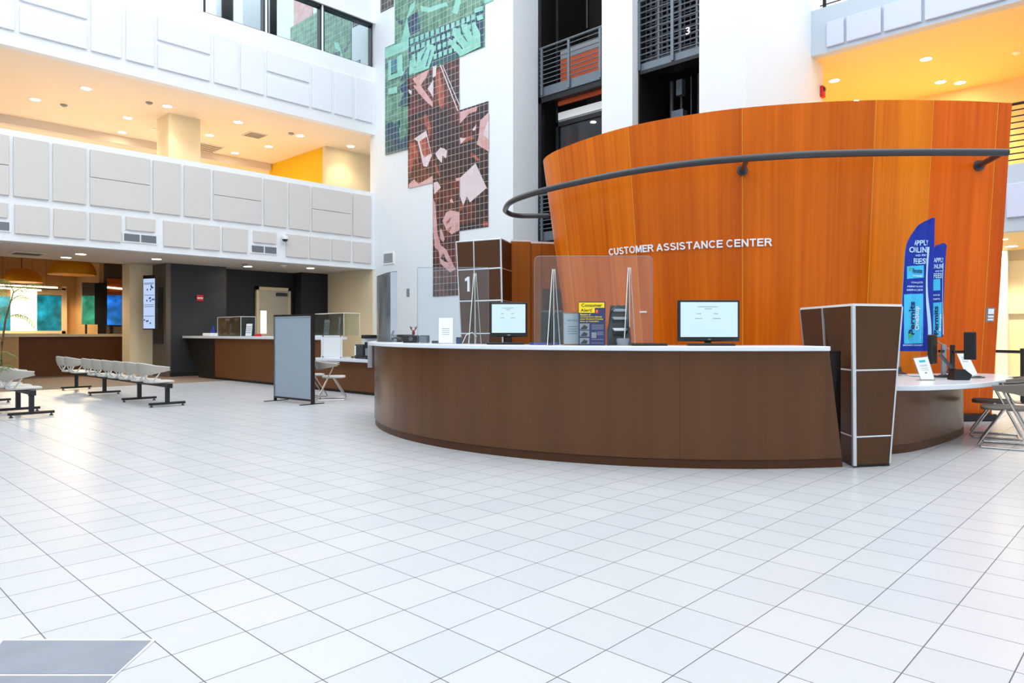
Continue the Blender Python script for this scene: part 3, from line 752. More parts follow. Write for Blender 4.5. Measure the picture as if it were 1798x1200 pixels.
mpart('mosaic_field', [(13.9, 15.2, 12.6, 15.2, PK), (15.6, 16.6, 12.7, 13.7, GY), (16.8, 18.1, 12.5, 15.0, BL)], [], 'pink, grey and blue blocks high up')
for (u, v, w_, h_, lb) in ((683, 453, .28, .2, 'small grey vent grille low on the white mural wall'),):
    p = P(u, v, X=XM); t2 = thing('wall_vent', lb, 'vent grille', (p.x, p.y, p.z - h_))
    MB().box((XM - 0.03, p.y - w_, p.z - h_), (XM, p.y + w_, p.z + h_)).build('frame', 'whitep', t2)
    m = MB()
    for k in range(7): m.box((XM - 0.04, p.y - w_ * .8, p.z - h_ * .75 + k * h_ * .21), (XM - 0.03, p.y + w_ * .8, p.z - h_ * .75 + k * h_ * .21 + .03))
    m.build('louvre', 'greyp', t2)
p = P(717, 514, X=XM); tag(MB().box((XM - 0.03, p.y - .06, p.z - .12), (XM, p.y + .06, p.z + .12)).build('wall_switch', 'greyp', bevel=.01), 'tiny pale switch plate on the white mural wall', 'switch')

# ================================================================ LIFT SHAFTS
def railing(label, X, y0, y1, zb, zt, nbar, posts, m='steel', fascia=True, kick=.3, group=None, up=0.0):
    t = thing('balcony_railing', label, 'railing', (X, (y0 + y1) / 2, zb), group)
    MB().tube([(X, y0, zt), (X, y1, zt)], .03, 8).build('handrail', m, t, smooth=True)
    for k in range(nbar):
        zz = zb + kick + (zt - zb - kick) * k / nbar
        MB().tube([(X, y0, zz), (X, y1, zz)], .014, 6).build('rail_bar', m, t, smooth=True)
    for y in posts: MB().box((X - .02, y - .035, zb - up), (X + .02, y + .035, zt)).build('post', m, t)
    if fascia: MB().box((X + .03, y0, zb - .02), (X + .08, y1, zb + kick * .75)).build('toe_board', m, t)
    return t
g = 'grey steel railings across the lift shafts'
railing('grey steel railing in front of the orange lift panel, left shaft', 14.19, 10.2, 12.5, 7.62, 8.88, 8, (12.42, 11.5, 10.5), group=g)
railing('grey steel railing in the left shaft, seen low beside the orange wall', 14.19, 10.2, 12.5, 3.75, 4.95, 8, (12.42, 11.5, 10.5), group=g)
railing('grey steel railing across the upper part of the right shaft, in front of mesh', 13.5, 7.2, 8.96, 7.2, 8.75, 10, (8.9, 8.05, 7.3), group=g, kick=.2)
# shaft 1: frames, lift car, orange panels
t = thing('lift_car', 'glass lift car with wood panel and lit ceiling in the left shaft', 'lift car', (15.2, 11.2, 4.2))
MB().box((14.65, 9.9, 4.2), (15.9, 12.2, 4.3)).build('floor_pan', 'darkrail', t)
MB().box((15.8, 9.9, 4.3), (15.9, 12.2, 6.9)).build('back_panel', 'woodcar', t)
MB().box((14.8, 12.1, 4.3), (15.8, 12.2, 6.9)).build('side_panel', 'woodcar', t)
MB().box((14.62, 9.9, 6.9), (15.9, 12.25, 7.0)).build('ceiling_panel', 'greyp', t)
MB().box((14.60, 9.9, 7.0), (14.7, 12.25, 7.2)).build('header', 'whitetrim', t)
for (x, y) in ((15.1, 10.6), (15.1, 11.4), (15.4, 11.0)):
    MB().lathe((x, y, 6.89), [(0, 0), (.07, 0)], 12).build('ceiling_lens', 'lamp', t, fixn=False)
MB().tube([(15.7, 10.4, 4.3), (15.7, 10.4, 6.8)], .03).build('grab_pole', 'chrome', t, smooth=True)
spot(t, (15.1, 11.0, 6.8), 40, (1, .9, .75), 150)
g_ = MB().box((14.64, 10.0, 4.3), (14.66, 12.2, 6.85)); g_.build('glass_panel', 'shaftglass', t)
f = MB(); f.box((14.6, 12.2, 3), (14.7, 12.28, 7.2)); f.box((14.6, 10.1, 6.83), (14.7, 12.28, 6.95)); f.build('frame', 'darkrail', t)
t = thing('shaft_cladding', 'orange slatted panel with a grey cap and dark band above the lift car, left shaft', 'lift shaft panel', (14.6, 11.0, 7.35))
MB().box((14.5, 10.0, 7.35), (14.55, 12.12, 7.58)).build('lower_band', 'orangecar', t)
MB().box((14.6, 10.0, 7.95), (14.65, 12.12, 8.62)).build('orange_panel', 'orangecar', t)
MB().box((14.6, 10.0, 8.62), (14.66, 12.12, 8.85)).build('cap_strip', 'greyp', t)
m = MB(); m.box((14.25, 12.5, 0), (14.4, 12.61, ZT)); m.box((14.6, 12.2, 7.2), (14.7, 12.28, ZT)); m.box((14.6, 11.2, 9.2), (14.66, 11.25, ZT)); m.box((14.25, 10.0, 7.45), (14.45, 12.6, 7.62))
struct(m.build('trim_shaft_frame', 'darkrail'))
# shaft 2: mesh, guide rails, counterweight
t = thing('shaft_mesh_screen', 'dark wire mesh screen behind the upper right shaft railing', 'mesh screen', (13.75, 8.1, 7.18))
m = MB()
for k in range(30): m.box((13.74, 7.32, 7.35 + k * .1), (13.75, 8.88, 7.38 + k * .1))
for k in range(12): m.box((13.745, 7.32 + k * .14, 7.18), (13.755, 7.33 + k * .145, 10.5))
m.build('wire_mesh', 'mesh', t)
for y in (8.5, 7.95, 7.55): MB().box((13.7, y, 7.3), (13.74, y + .05, 10.5)).build('upright', 'steel', t)
o = MB(); fn = plane_fn((13.42, 7.68, 7.62), (0, -1, 0), (0, 0, 1), (-1, 0, 0))
put_text(o, '3', fn, 0, 0, .1, .16, bold=.02); tag(o.build('floor_number', 'letter', fixn=False), 'white number 3 on the right shaft railing', 'number sign')
t = thing('lift_machinery', 'dark lift guide rails and cables in the right shaft', 'lift machinery', (14.5, 8.2, 3.5))
for y, r_ in ((8.6, .05), (8.35, .03), (8.1, .02), (7.85, .09)): MB().tube([(14.4, y, 0), (14.4, y, 7.1)], r_, 8).build('guide_rail', 'darkp', t, smooth=True)
MB().box((14.2, 8.2, 6.0), (14.4, 8.5, 6.35)).build('roller_box', 'steel', t)
MB().tube([(14.3, 8.35, 6.0), (14.3, 8.35, 3.0)], .012, 6).build('cable', 'greyp', t)
MB().box((14.25, 8.25, 6.7), (14.4, 8.4, 7.05)).build('bracket', 'steel', t)
struct(MB().box((13.5, 7.31, 7.1), (13.9, 8.89, 7.18)).build('trim_shaft_edge', 'darkrail'))
# right balcony railings
t = railing('black steel railing on the upper right balcony', XR + .1, -3, 6.1, 8.75, 9.9, 7, (6.0, 4.9, 3.7, 2.5, 1.2), 'darkrail', False, .1, 'black railings on the right balconies', up=.12)
t = railing('black steel railing on the lower right balcony, past the orange wall', XR + .1, -3, 6.1, 4.56, 5.75, 9, (6.0, 2.1, .8), 'darkrail', False, .1, 'black railings on the right balconies', up=.3)
p = P(1442, 162, Y=6.27)
t = thing('fire_alarm', 'small red fire alarm on the white wall under the upper right balcony', 'fire alarm', p)
MB().box((p.x - .09, 6.2, p.z - .13), (p.x + .09, 6.27, p.z + .13)).build('body', 'red', t, bevel=.01)
MB().box((p.x - .05, 6.18, p.z + .02), (p.x + .05, 6.2, p.z + .09)).build('strobe', 'blackp', t)

# ================================================================ ORANGE CURVED WALL
ZW = 4.5
ctrl = [(11.6, 9.35), (10.6, 9.05), (10.02, 8.74), (9.68, 8.3), (9.46, 7.7), (9.27, 6.82), (9.23, 6.05), (9.36, 5.25), (9.6, 4.55), (10.02, 3.79), (10.52, 3.11), (11.06, 2.55), (11.5, 2.14), (12.0, 1.74)]
def catmull(pts, n=12):
    out = []; q = [pts[0]] + list(pts) + [pts[-1]]
    for i in range(1, len(q) - 2):
        p0, p1, p2, p3 = [Vector(x) for x in q[i - 1:i + 3]]
        for k in range(n):
            t = k / n
            out.append(0.5 * ((2 * p1) + (-p0 + p2) * t + (2 * p0 - 5 * p1 + 4 * p2 - p3) * t * t + (-p0 + 3 * p1 - 3 * p2 + p3) * t ** 3))
    out.append(Vector(pts[-1])); return out
ring = catmull(ctrl)
cum = [0.0]
for a, b in zip(ring, ring[1:]): cum.append(cum[-1] + (b - a).length)
LW = cum[-1]
def ringpt(s):
    s = max(0, min(LW, s)); i = 0
    while i < len(cum) - 2 and cum[i + 1] < s: i += 1
    t = (s - cum[i]) / max(1e-9, cum[i + 1] - cum[i]); p = ring[i].lerp(ring[i + 1], t)
    a = ring[max(i - 1, 0)]; b = ring[min(i + 2, len(ring) - 1)]; tg = (b - a).normalized()
    return p, tg
def wallpt(s, z, lift=0.0):
    """point of the leaning wall face: s along the top edge, height z; lift outwards"""
    p, tg = ringpt(s)
    n = Vector((-tg.y, tg.x)) * -1.0          # points to the public side
    if n.dot(Vector((-0.72, -0.69))) < 0 and s > 2: n = -n
    off = (1 - z / ZW) * (0.66 - 0.30 * s / LW)
    q = p - n * (off - lift)
    return Vector((q.x, q.y, z))
def wall_s(u, z):
    best = min((abs(proj(wallpt(s_ * LW / 1500, z))[0] - u), s_) for s_ in range(300, 1501))
    return best[1] * LW / 1500
def uvbuild(m, name, mts, parent, uvs, smooth=True):
    o = m.build(name, mts, parent, smooth=smooth, fixn=False)
    me = o.data; l = me.uv_layers.new(name='UVMap')
    for lp in me.loops: l.data[lp.index].uv = uvs[lp.vertex_index]
    return o
T = thing('curved_wood_wall', 'tall curved orange wood wall leaning outward behind the brown counter', 'feature wall', (10.6, 5.5, 0))
seams = [0.0] + [wall_s(u, 3.9) for u in (985, 1107, 1303, 1535, 1635, 1748)] + [LW]
tints = [0, 0, 1, 1, 2, 3, 3, 3]
for i, (sa, sb) in enumerate(zip(seams, seams[1:])):
    sa += 0.004; sb -= 0.004
    n = max(4, int((sb - sa) / 0.12)); m = MB(); uvs = []
    zs = [0.11, 1.2, 2.3, 3.4, ZW]
    for L_ in (0.0, -0.12):
        for z in zs:
            for k in range(n + 1):
                s_ = sa + (sb - sa) * k / n; m.v.append(wallpt(s_, z, L_)); uvs.append((s_ + i * 3.3, z))
    o_ = len(zs) * (n + 1)
    for r_ in range(len(zs) - 1):
        for k in range(n):
            q = [r_ * (n + 1) + k, r_ * (n + 1) + k + 1, (r_ + 1) * (n + 1) + k + 1, (r_ + 1) * (n + 1) + k]
            m.f.append(q); m.mi.append(0); m.f.append([o_ + x for x in q[::-1]]); m.mi.append(0)
    top = (len(zs) - 1) * (n + 1)
    for k in range(n):
        m.f.append([top + k, top + k + 1, o_ + top + k + 1, o_ + top + k]); m.mi.append(0)
    for r_ in range(len(zs) - 1):
        for k in (0, n):
            a = r_ * (n + 1) + k; b = (r_ + 1) * (n + 1) + k
            m.f.append([a, b, b + o_, a + o_]); m.mi.append(0)
    uvbuild(m, 'veneer_panel', WOODS[tints[i]], T, uvs)
def strip(s0, s1, z0, z1, l0, l1, n=60):
    rows = [[wallpt(s0 + (s1 - s0) * k / n, z, l0) for k in range(n + 1)] for z in (z0, z1)]
    m = MB(); m.bent(rows, l1); return m
strip(0, LW, 0, 0.11, -0.01, -0.1).build('kickboard', 'blackp', T)
for s_ in seams[1:-1]:
    MB().tube([wallpt(s_, z, 0.001) for z in (0.11, 2.3, ZW)], 0.006, 4).build('seam_strip', 'domeo', T)
# pipe rail around the wall
rp = [(10.85, 9.3), (10.43, 9.76), (9.93, 9.62), (9.55, 9.25), (9.25, 8.85), (9.03, 8.35), (8.86, 7.7), (8.76, 6.9), (8.72, 6.1), (8.8, 5.3), (9.0, 4.6), (9.43, 3.75), (9.87, 3.13), (10.36, 2.56), (10.82, 2.07), (11.21, 1.68)]
t = thing('pipe_rail', 'dark grey pipe rail sweeping around the front of the orange wall', 'pipe rail', (9.5, 5, 3.65))
MB().tube([(p.x, p.y, 3.65) for p in catmull(rp, 6)], 0.05, 12).build('rail', 'rail', t, smooth=True)
for (ax, ay), u in (((9.15, 4.3), 1303), ((11.16, 1.72), 1718)):
    e = wallpt(wall_s(u, 3.62), 3.62, 0.0)
    k = MB(); k.tube([(ax, ay, 3.65), e], 0.04, 10); k.build('bracket_arm', 'rail', t, smooth=True)
    nn = (Vector((ax, ay, 3.65)) - e).normalized(); MB().tube([e, e + nn * 0.03], 0.075, 14).build('wall_flange', 'rail', t, smooth=True)
# lettering
t = thing('sign_lettering', 'white raised letters reading CUSTOMER ASSISTANCE CENTER on the orange wall', 'sign', wallpt(wall_s(1212, 2.7), 2.6, 0.02))
sa, sb = wall_s(1070, 2.7), wall_s(1356, 2.7)
def zat(u, v):
    z = 2.7
    for _ in range(5):
        q = wallpt(wall_s(u, z), z, .03); d_ = q.x * SN + q.y * CS; z = H + (YH - v) / F * d_
    return z
za, zb = zat(1072, 449), zat(1354, 432); zta, ztb = zat(1072, 436), zat(1354, 419)
zbase = (za + zb) / 2; hh = ((zta - za) + (ztb - zb)) / 2
def el(cx, cy, rx, ry, a0, a1, n=14): return [(cx + rx * cos(radians(a0 + (a1 - a0) * k / n)), cy + ry * sin(radians(a0 + (a1 - a0) * k / n))) for k in range(n + 1)]
SW = .19; h_ = SW / 2
GL = {'C': (.9, [el(.47, .5, .37, .41, 42, 318, 20)]), 'O': (.98, [el(.49, .5, .395, .41, 0, 360, 28)]),
      'U': (.86, [[(h_, 1), (h_, .42)] + el(.43, .42, .335, .325, 180, 360)[1:-1] + [(.86 - h_, .42), (.86 - h_, 1)]]),
      'S': (.82, [el(.41, .715, .3, .195, 25, 200, 12) + [(.25, .575), (.41, .52), (.6, .45)] + el(.41, .285, .315, .195, 25, -160, 12)[1:]]),
      'T': (.8, [[(0, 1 - h_), (.8, 1 - h_)], [(.4, 1 - h_), (.4, 0)]]), 'M': (1.0, [[(h_, 0), (h_, 1)], [(1 - h_, 1), (1 - h_, 0)], [(h_ + .03, 1), (.5, .12)], [(1 - h_ - .03, 1), (.5, .12)]]),
      'E': (.76, [[(.76, 1 - h_), (h_, 1 - h_)], [(h_, 1), (h_, 0)], [(h_, h_), (.76, h_)], [(h_, .52), (.7, .52)]]),
      'R': (.88, [[(h_, 0), (h_, 1)], [(h_, 1 - h_), (.5, 1 - h_)] + el(.52, .72, .2, .185, 90, -90, 8) + [(.5, .535), (h_, .535)], [(.5, .5), (.8, 0)]]),
      'A': (.94, [[(.08, 0), (.47, .97)], [(.86, 0), (.47, .97)], [(.22, .3), (.72, .3)]]), 'I': (.2, [[(h_, 0), (h_, 1)]]), 'N': (.84, [[(h_, 0), (h_, 1)], [(.84 - h_, 1), (.84 - h_, 0)], [(h_ + .02, .93), (.82 - h_, .07)]])}
def ribbon(m, path, fn, w_, th):
    L, R2 = [], []
    closed = abs(path[0][0] - path[-1][0]) + abs(path[0][1] - path[-1][1]) < 1e-6
    n = len(path)
    for i, p in enumerate(path):
        a = path[i - 1] if i > 0 else (path[-2] if closed else p); b = path[i + 1] if i < n - 1 else (path[1] if closed else p)
        d1 = Vector((p[0] - a[0], p[1] - a[1])); d2 = Vector((b[0] - p[0], b[1] - p[1]))
        d1 = d1.normalized() if d1.length > 1e-9 else d2.normalized(); d2 = d2.normalized() if d2.length > 1e-9 else d1
        t_ = (d1 + d2).normalized(); nrm = Vector((-t_.y, t_.x)); k = w_ / max(.5, nrm.dot(Vector((-d1.y, d1.x))))
        L.append((p[0] + nrm.x * k, p[1] + nrm.y * k)); R2.append((p[0] - nrm.x * k, p[1] - nrm.y * k))
    vs = [fn(x, y, th) for x, y in L] + [fn(x, y, th) for x, y in R2] + [fn(x, y, 0) for x, y in L] + [fn(x, y, 0) for x, y in R2]
    fs = []
    for i in range(n - 1):
        fs += [(i, i + 1, n + i + 1, n + i), (i, 2 * n + i, 2 * n + i + 1, i + 1), (n + i, n + i + 1, 3 * n + i + 1, 3 * n + i)]
    fs += [(0, n, 3 * n, 2 * n), (n - 1, 3 * n - 1, 4 * n - 1, 2 * n - 1)]
    m.add(vs, fs)
txt = 'CUSTOMER ASSISTANCE CENTER'; gap = .13; adv = []; x_ = 0.0
for ch in txt:
    adv.append(x_); x_ += (.32 if ch == ' ' else GL[ch][0] + gap)
tot = x_ - gap
for ch, st in zip(txt, adv):
    if ch == ' ': continue
    fn = lambda x, y, l=0: wallpt(sa + (sb - sa) * (st + x) / tot, za + (zb - za) * (st + x) / tot + y * hh, 0.012 + l)
    m = MB()
    for pth in GL[ch][1]: ribbon(m, pth, fn, SW / 2 * (.92 if ch in 'SCO' else 1), .014)
    m.build('letter', 'letter', t)
# small sign near right end
e = P(1738, 553, d=10.05); s_ = wall_s(1738, e.z)
fn = lambda x, y, l=0: wallpt(s_ - 0.06 + x, e.z - 0.1 + y, 0.004 + l)
t = thing('wall_sign', 'small grey square sign at the right end of the orange wall', 'sign', wallpt(s_, e.z - .1, .01))
m = MB(); m.bent([[fn(0, 0), fn(.13, 0)], [fn(0, .2), fn(.13, .2)]], 0.01); m.build('plate', 'greyp', t)
m = MB()
for (x0, y0, x1, y1) in ((.02, .11, .11, .185), (.02, .06, .11, .09), (.02, .02, .11, .045)): frect(m, fn, x0, y0, x1, y1, 0.012)
m.build('print', 'paper', t, fixn=False)
o = MB(); a = wallpt(wall_s(1130, 1.7), zat(1130, 548), 0.0)
tag(MB().box((a.x - .03, a.y - .06, a.z - .012), (a.x + .0, a.y + .06, a.z + .012)).build('wall_plate', 'whitep'), 'tiny white plate on the orange wall left of the wide monitor', 'wall plate')

# ================================================================ BROWN TOWER WITH THE NUMBER 1 AND WOOD SCREEN
def A2(u, d): q = P(u, YH, d=d); return Vector((q.x, q.y, 0))
t = thing('clad_tower', 'dark brown panelled tower with a white number 1, left of the orange wall', 'tower', A2(860, 14.2))
zt = 3.08
TL, TR, TC = A2(801, 14.0), A2(879, 13.5), A2(899, 14.3)
BL, BR_, BC = A2(815, 14.0), A2(884.5, 13.5), A2(899, 14.2)
up_ = lambda p, z: Vector((p.x, p.y, z))
def lerp3(a, b, z): return up_(a.lerp(b, z / zt), z)
m = MB(); back = A2(830, 14.7)
vs = [up_(BL, 0), up_(BR_, 0), up_(BC, 0), up_(back, 0), up_(TL, zt), up_(TR, zt), up_(TC, zt), up_(back, zt)]
m.add(vs, [(0, 1, 5, 4), (1, 2, 6, 5), (2, 3, 7, 6), (3, 0, 4, 7), (4, 5, 6, 7), (3, 2, 1, 0)]); m.build('cladding', 'brown3', t)
tr = MB()
def tline(z): return [lerp3(BL, TL, z), lerp3(BR_, TR, z), lerp3(BC, TC, z)]
for z in (0.62, 1.26, 1.9, 2.52, zt): tr.tube(tline(z), .014, 4)
tr.tube([up_(BR_, 0), up_(TR, zt)], .022, 4); tr.tube([up_(BL, 0), up_(TL, zt)], .014, 4)
tr.tube([up_(BL.lerp(BR_, .33), 0), up_(TL.lerp(TR, .4), zt)], .014, 4); tr.build('trim', 'alu', t)
fr_ = (TR - TL).normalized(); nr_ = Vector((fr_.y, -fr_.x, 0)); nr_ = nr_ if nr_.dot(Vector((-.7, -.7, 0))) > 0 else -nr_
q = P(814, 512, d=13.85); q2 = lerp3(BL, TL, q.z)
fn = plane_fn(q2 + fr_ * (q.xy.to_3d() - q2.xy.to_3d()).dot(fr_), fr_, (0, 0, 1), nr_)
m = MB(); m.slab([fn(*a) for a in ((.055, 0), (.1, 0), (.1, .29), (.06, .29), (0, .25), (0, .2), (.055, .225))], nr_ * .03); m.build('numeral', 'letter', t, fixn=False)['label'] = 'white numeral 1'
q = P(818, 585, d=13.8); q2 = lerp3(BL, TL, q.z)
fn = plane_fn(q2 + fr_ * (q.xy.to_3d() - q2.xy.to_3d()).dot(fr_) , fr_, (0, 0, 1), nr_)
# wood screen behind
t = thing('wood_screen', 'lower brown wood panelled screen between the tower and the orange wall', 'wood screen', A2(935, 14.3))
pts = [A2(897, 14.25), A2(932, 14.35), A2(990, 14.5)]
uvs = []; m = MB()
for (a, b, z1) in ((pts[0], pts[1], 3.13), (pts[1], pts[2], 3.1)):
    k = len(m.v); off = Vector((.1, .1, 0)); L0 = (a - pts[0]).length; L1 = (b - pts[0]).length
    m.add([up_(a, 0), up_(b, 0), up_(b, z1), up_(a, z1), up_(a + off, 0), up_(b + off, 0), up_(b + off, z1), up_(a + off, z1)], [(0, 1, 2, 3), (7, 6, 5, 4), (3, 2, 6, 7), (0, 3, 7, 4), (1, 5, 6, 2)])
    uvs += [(L0, 0), (L1, 0), (L1, z1), (L0, z1)] * 2
uvbuild(m, 'veneer', M['woodbrown'], t, uvs, False)
m = MB(); m.slab([up_(pts[0], 3.13), up_(pts[1], 3.13), up_(pts[1] + Vector((.1, .1, 0)), 3.13), up_(pts[0] + Vector((.1, .1, 0)), 3.13)], (0, 0, .03))
m.slab([up_(pts[1], 3.1), up_(pts[2], 3.1), up_(pts[2] + Vector((.1, .1, 0)), 3.1), up_(pts[1] + Vector((.1, .1, 0)), 3.1)], (0, 0, .04)); m.build('cap', 'border', t)
m = MB(); e = Vector((-.01, -.01, 0)); a, b = A2(952, 14.36), A2(985, 14.44)
m.slab([up_(a + e, .9), up_(b + e, .9), up_(b + e, 2.17), up_(a + e, 2.17)], (.005, .005, 0)); m.build('niche', 'brown3', t)
m = MB(); a = A2(951, 14.3); 
for u in (932, 951): a = A2(u, 14.33); m.tube([up_(a, 0), up_(a, 3.1)], .006, 4)
m.build('joint', 'brown3', t)

# ================================================================ MAIN COUNTER
C0 = Vector((9.37, 5.87)); RC = 4.25
def cp(a, r, z): return Vector((C0.x + r * cos(radians(a)), C0.y + r * sin(radians(a)), z))
t = thing('reception_counter', 'long curved dark brown reception counter with a white top in front of the orange wall', 'reception counter', cp(180, RC, 0))
def arc(a0, a1, r, z, n): return [cp(a0 + (a1 - a0) * k / n, r, z) for k in range(n + 1)]
aE = 236.2
edges = [128, 146, 164, 181, 198, 215, 234.2]
for i, (a, b) in enumerate(zip(edges, edges[1:])):
    last = i == len(edges) - 2
    rows = [[cp(a + .008 + ((b if not last else b + (1 - z / 1.1) * 2.0) - a - .016) * k / 14, RC, z) for k in range(15)] for z in (0.085, .6, 1.1)]
    MB().bent(rows, .05).build('curved_front_panel', 'bronze', t, smooth=True)
MB().bent([arc(128, aE, RC - .012, z, 90) for z in (0, .08)], .05).build('kickboard', 'bronze2', t, smooth=True)
rows = [arc(127, 233.6, 4.34, z, 90) for z in (1.105, 1.15)]
m = MB(); n = 90
o_ = [arc(127, 233.6, 4.34, z, n) for z in (1.105, 1.15)]; i_ = [arc(127, 233.6, 3.72, z, n) for z in (1.105, 1.15)]
loop = [o_[0], o_[1], i_[1], i_[0]]
vs = [p for r_ in loop for p in r_]; N1 = n + 1; fs = []
for r_ in range(4):
    for k in range(n): fs.append((r_ * N1 + k, r_ * N1 + k + 1, ((r_ + 1) % 4) * N1 + k + 1, ((r_ + 1) % 4) * N1 + k))
fs += [(0, N1, 2 * N1, 3 * N1), (n, N1 + n, 2 * N1 + n, 3 * N1 + n)]
m.add(vs, fs); m.build('countertop', 'top', t, smooth=True, bevel=.008)
MB().bent([arc(128, 233, 3.76, z, 60) for z in (.0, 1.1)], .04).build('inner_panel', 'brown3', t, smooth=True)
m = MB()
rows = [[cp(a, r, .72) for a in [128 + 104 * k / 60 for k in range(61)]] for r in (3.75, 3.15)]
m.bent(rows, .03); m.build('work_surface', 'greyp', t)
e0, e1 = cp(127.2, 4.34, .78), cp(127.2, 4.0, .78)
MB().slab([P(645.5, 646, d=10.45), P(653.5, 646, d=10.5), P(653.5, 600, d=10.5), P(645.5, 600, d=10.45)], Vector((SN, CS, 0)) * .3).build('waterfall_end', 'top', t)
# black end wedge between counter and fin
pa, pb = cp(234.3, RC - .06, 0), cp(237, RC - .6, 0)
MB().slab([cp(234.0, RC - .05, 0), cp(236.9, RC - .1, 0), cp(236.9, RC - .1, 1.1), cp(231.0, RC - .05, 1.1)], (.06, .08, 0)).build('end_wedge', 'black', t)
# fin at the right end
t = thing('clad_fin', 'dark brown tapered end fin with white metal edges at the right end of the counter', 'end fin', A2(1530, 6.9))
zt = 1.53
bA, bB, bC, bD = A2(1500, 6.65), A2(1430, 7.8), A2(1562, 6.73), A2(1445, 7.85)
tA, tB, tC, tD = A2(1498, 6.65), A2(1405, 7.8), A2(1584, 6.85), A2(1440, 7.85)
m = MB(); m.add([up_(bA, .03), up_(bC, .03), up_(bD, .03), up_(bB, .03), up_(tA, zt), up_(tC, zt), up_(tD, zt), up_(tB, zt)], [(0, 1, 5, 4), (1, 2, 6, 5), (2, 3, 7, 6), (3, 0, 4, 7), (4, 5, 6, 7), (3, 2, 1, 0)])
m.build('cladding', 'brown3', t)
m = MB(); e = .02
m.prism([bA * 1.004, bC * 1.004, bD, bB], 0, .03); m.build('base', 'black', t)
tr = MB()
def fl(z, q=1.0): k = z / zt; return [up_(bB.lerp(tB, k), z), up_(bA.lerp(tA, k), z), up_(bC.lerp(tC, k), z)]
for z in (.29, .92): tr.tube(fl(z), .008, 4)
FV0 = Vector((SN, CS, 0)); tr.tube([up_(bC, .03), up_(tC, zt)], .01, 4); tr.tube([fl(.9)[0], up_(tB, zt)], .01, 4)
pq = fl(.9); tr.tube([pq[0].lerp(pq[1], .45) - FV0 * .012, up_(tB.lerp(tA, .45), zt) - FV0 * .012], .012, 4)
tr.build('trim', 'alu', t)
MB().tube([up_(bA, 0.02), up_(tA, zt)], .022, 4).build('corner_trim', 'alu', t)
m = MB(); m.prism([tA * .998, tC * 1.0, tD, tB], zt, zt + .022); m.build('top_cap', 'whitetrim', t)

# ================================================================ LOW DESK AT RIGHT
t = thing('low_desk', 'low round-ended white topped desk on a curved brown base, right of the fin', 'desk', (9.6, 2.4, 0))
tp = catmull([(8.05, 2.6), (8.12, 2.24), (8.3, 2.03), (8.55, 1.88), (8.9, 1.73), (9.4, 1.6), (10.0, 1.53), (10.55, 1.52), (10.96, 1.58), (11.25, 1.72), (11.42, 1.92), (11.3, 2.2), (10.8, 2.6), (10.2, 3.3), (9.7, 3.9)], 5)
MB().prism([(p.x, p.y) for p in tp] + [(9.0, 3.6)], .665, .72).build('desktop', 'top', t, bevel=.008)
bp = catmull([(7.85, 2.5), (8.0, 2.3), (8.35, 2.13), (8.95, 2.04), (9.6, 2.0), (10.2, 2.0), (10.52, 2.05), (10.62, 2.2), (10.4, 2.5), (10.0, 3.0)], 6)
MB().bent([[(p.x, p.y, z) for p in bp] for z in (.09, .665)], .03).build('curved_base', 'bronze', t, smooth=True)
MB().bent([[(p.x, p.y, z) for p in bp] for z in (0, .088)], .028).build('kickboard', 'bronze2', t, smooth=True)

# ================================================================ FAR COUNTER UNDER THE BALCONY
XC = 8.4
t = thing('service_counter', 'long brown service counter with tall and low white tops under the left balcony', 'service counter', (8.9, 16, 0))
MB().box((XC, 13.9, .06), (XC + .08, 19.3, 1.12)).build('front_panel', 'brown', t)
MB().box((XC + .03, 13.9, 0), (XC + .08, 20.2, .06)).build('kickboard', 'black', t)
m = MB(); m.slab([(XC, 19.3, .0), (XC, 20.35, .0), (XC, 21.28, 1.12), (XC, 19.3, 1.12)], (.7, 0, 0)); m.build('sloped_end', 'black', t)
MB().box((XC - .1, 13.9, 1.12), (XC + .7, 21.28, 1.185)).build('countertop', 'top', t, bevel=.006)
MB().box((XC, 9.6, .06), (XC + .08, 13.9, .67)).build('low_front_panel', 'brown', t)
MB().box((XC + .03, 9.6, 0), (XC + .08, 13.9, .06)).build('low_kickboard', 'black', t)
MB().box((XC - .12, 9.6, .67), (XC + .7, 13.9, .73)).build('low_countertop', 'top', t, bevel=.006)
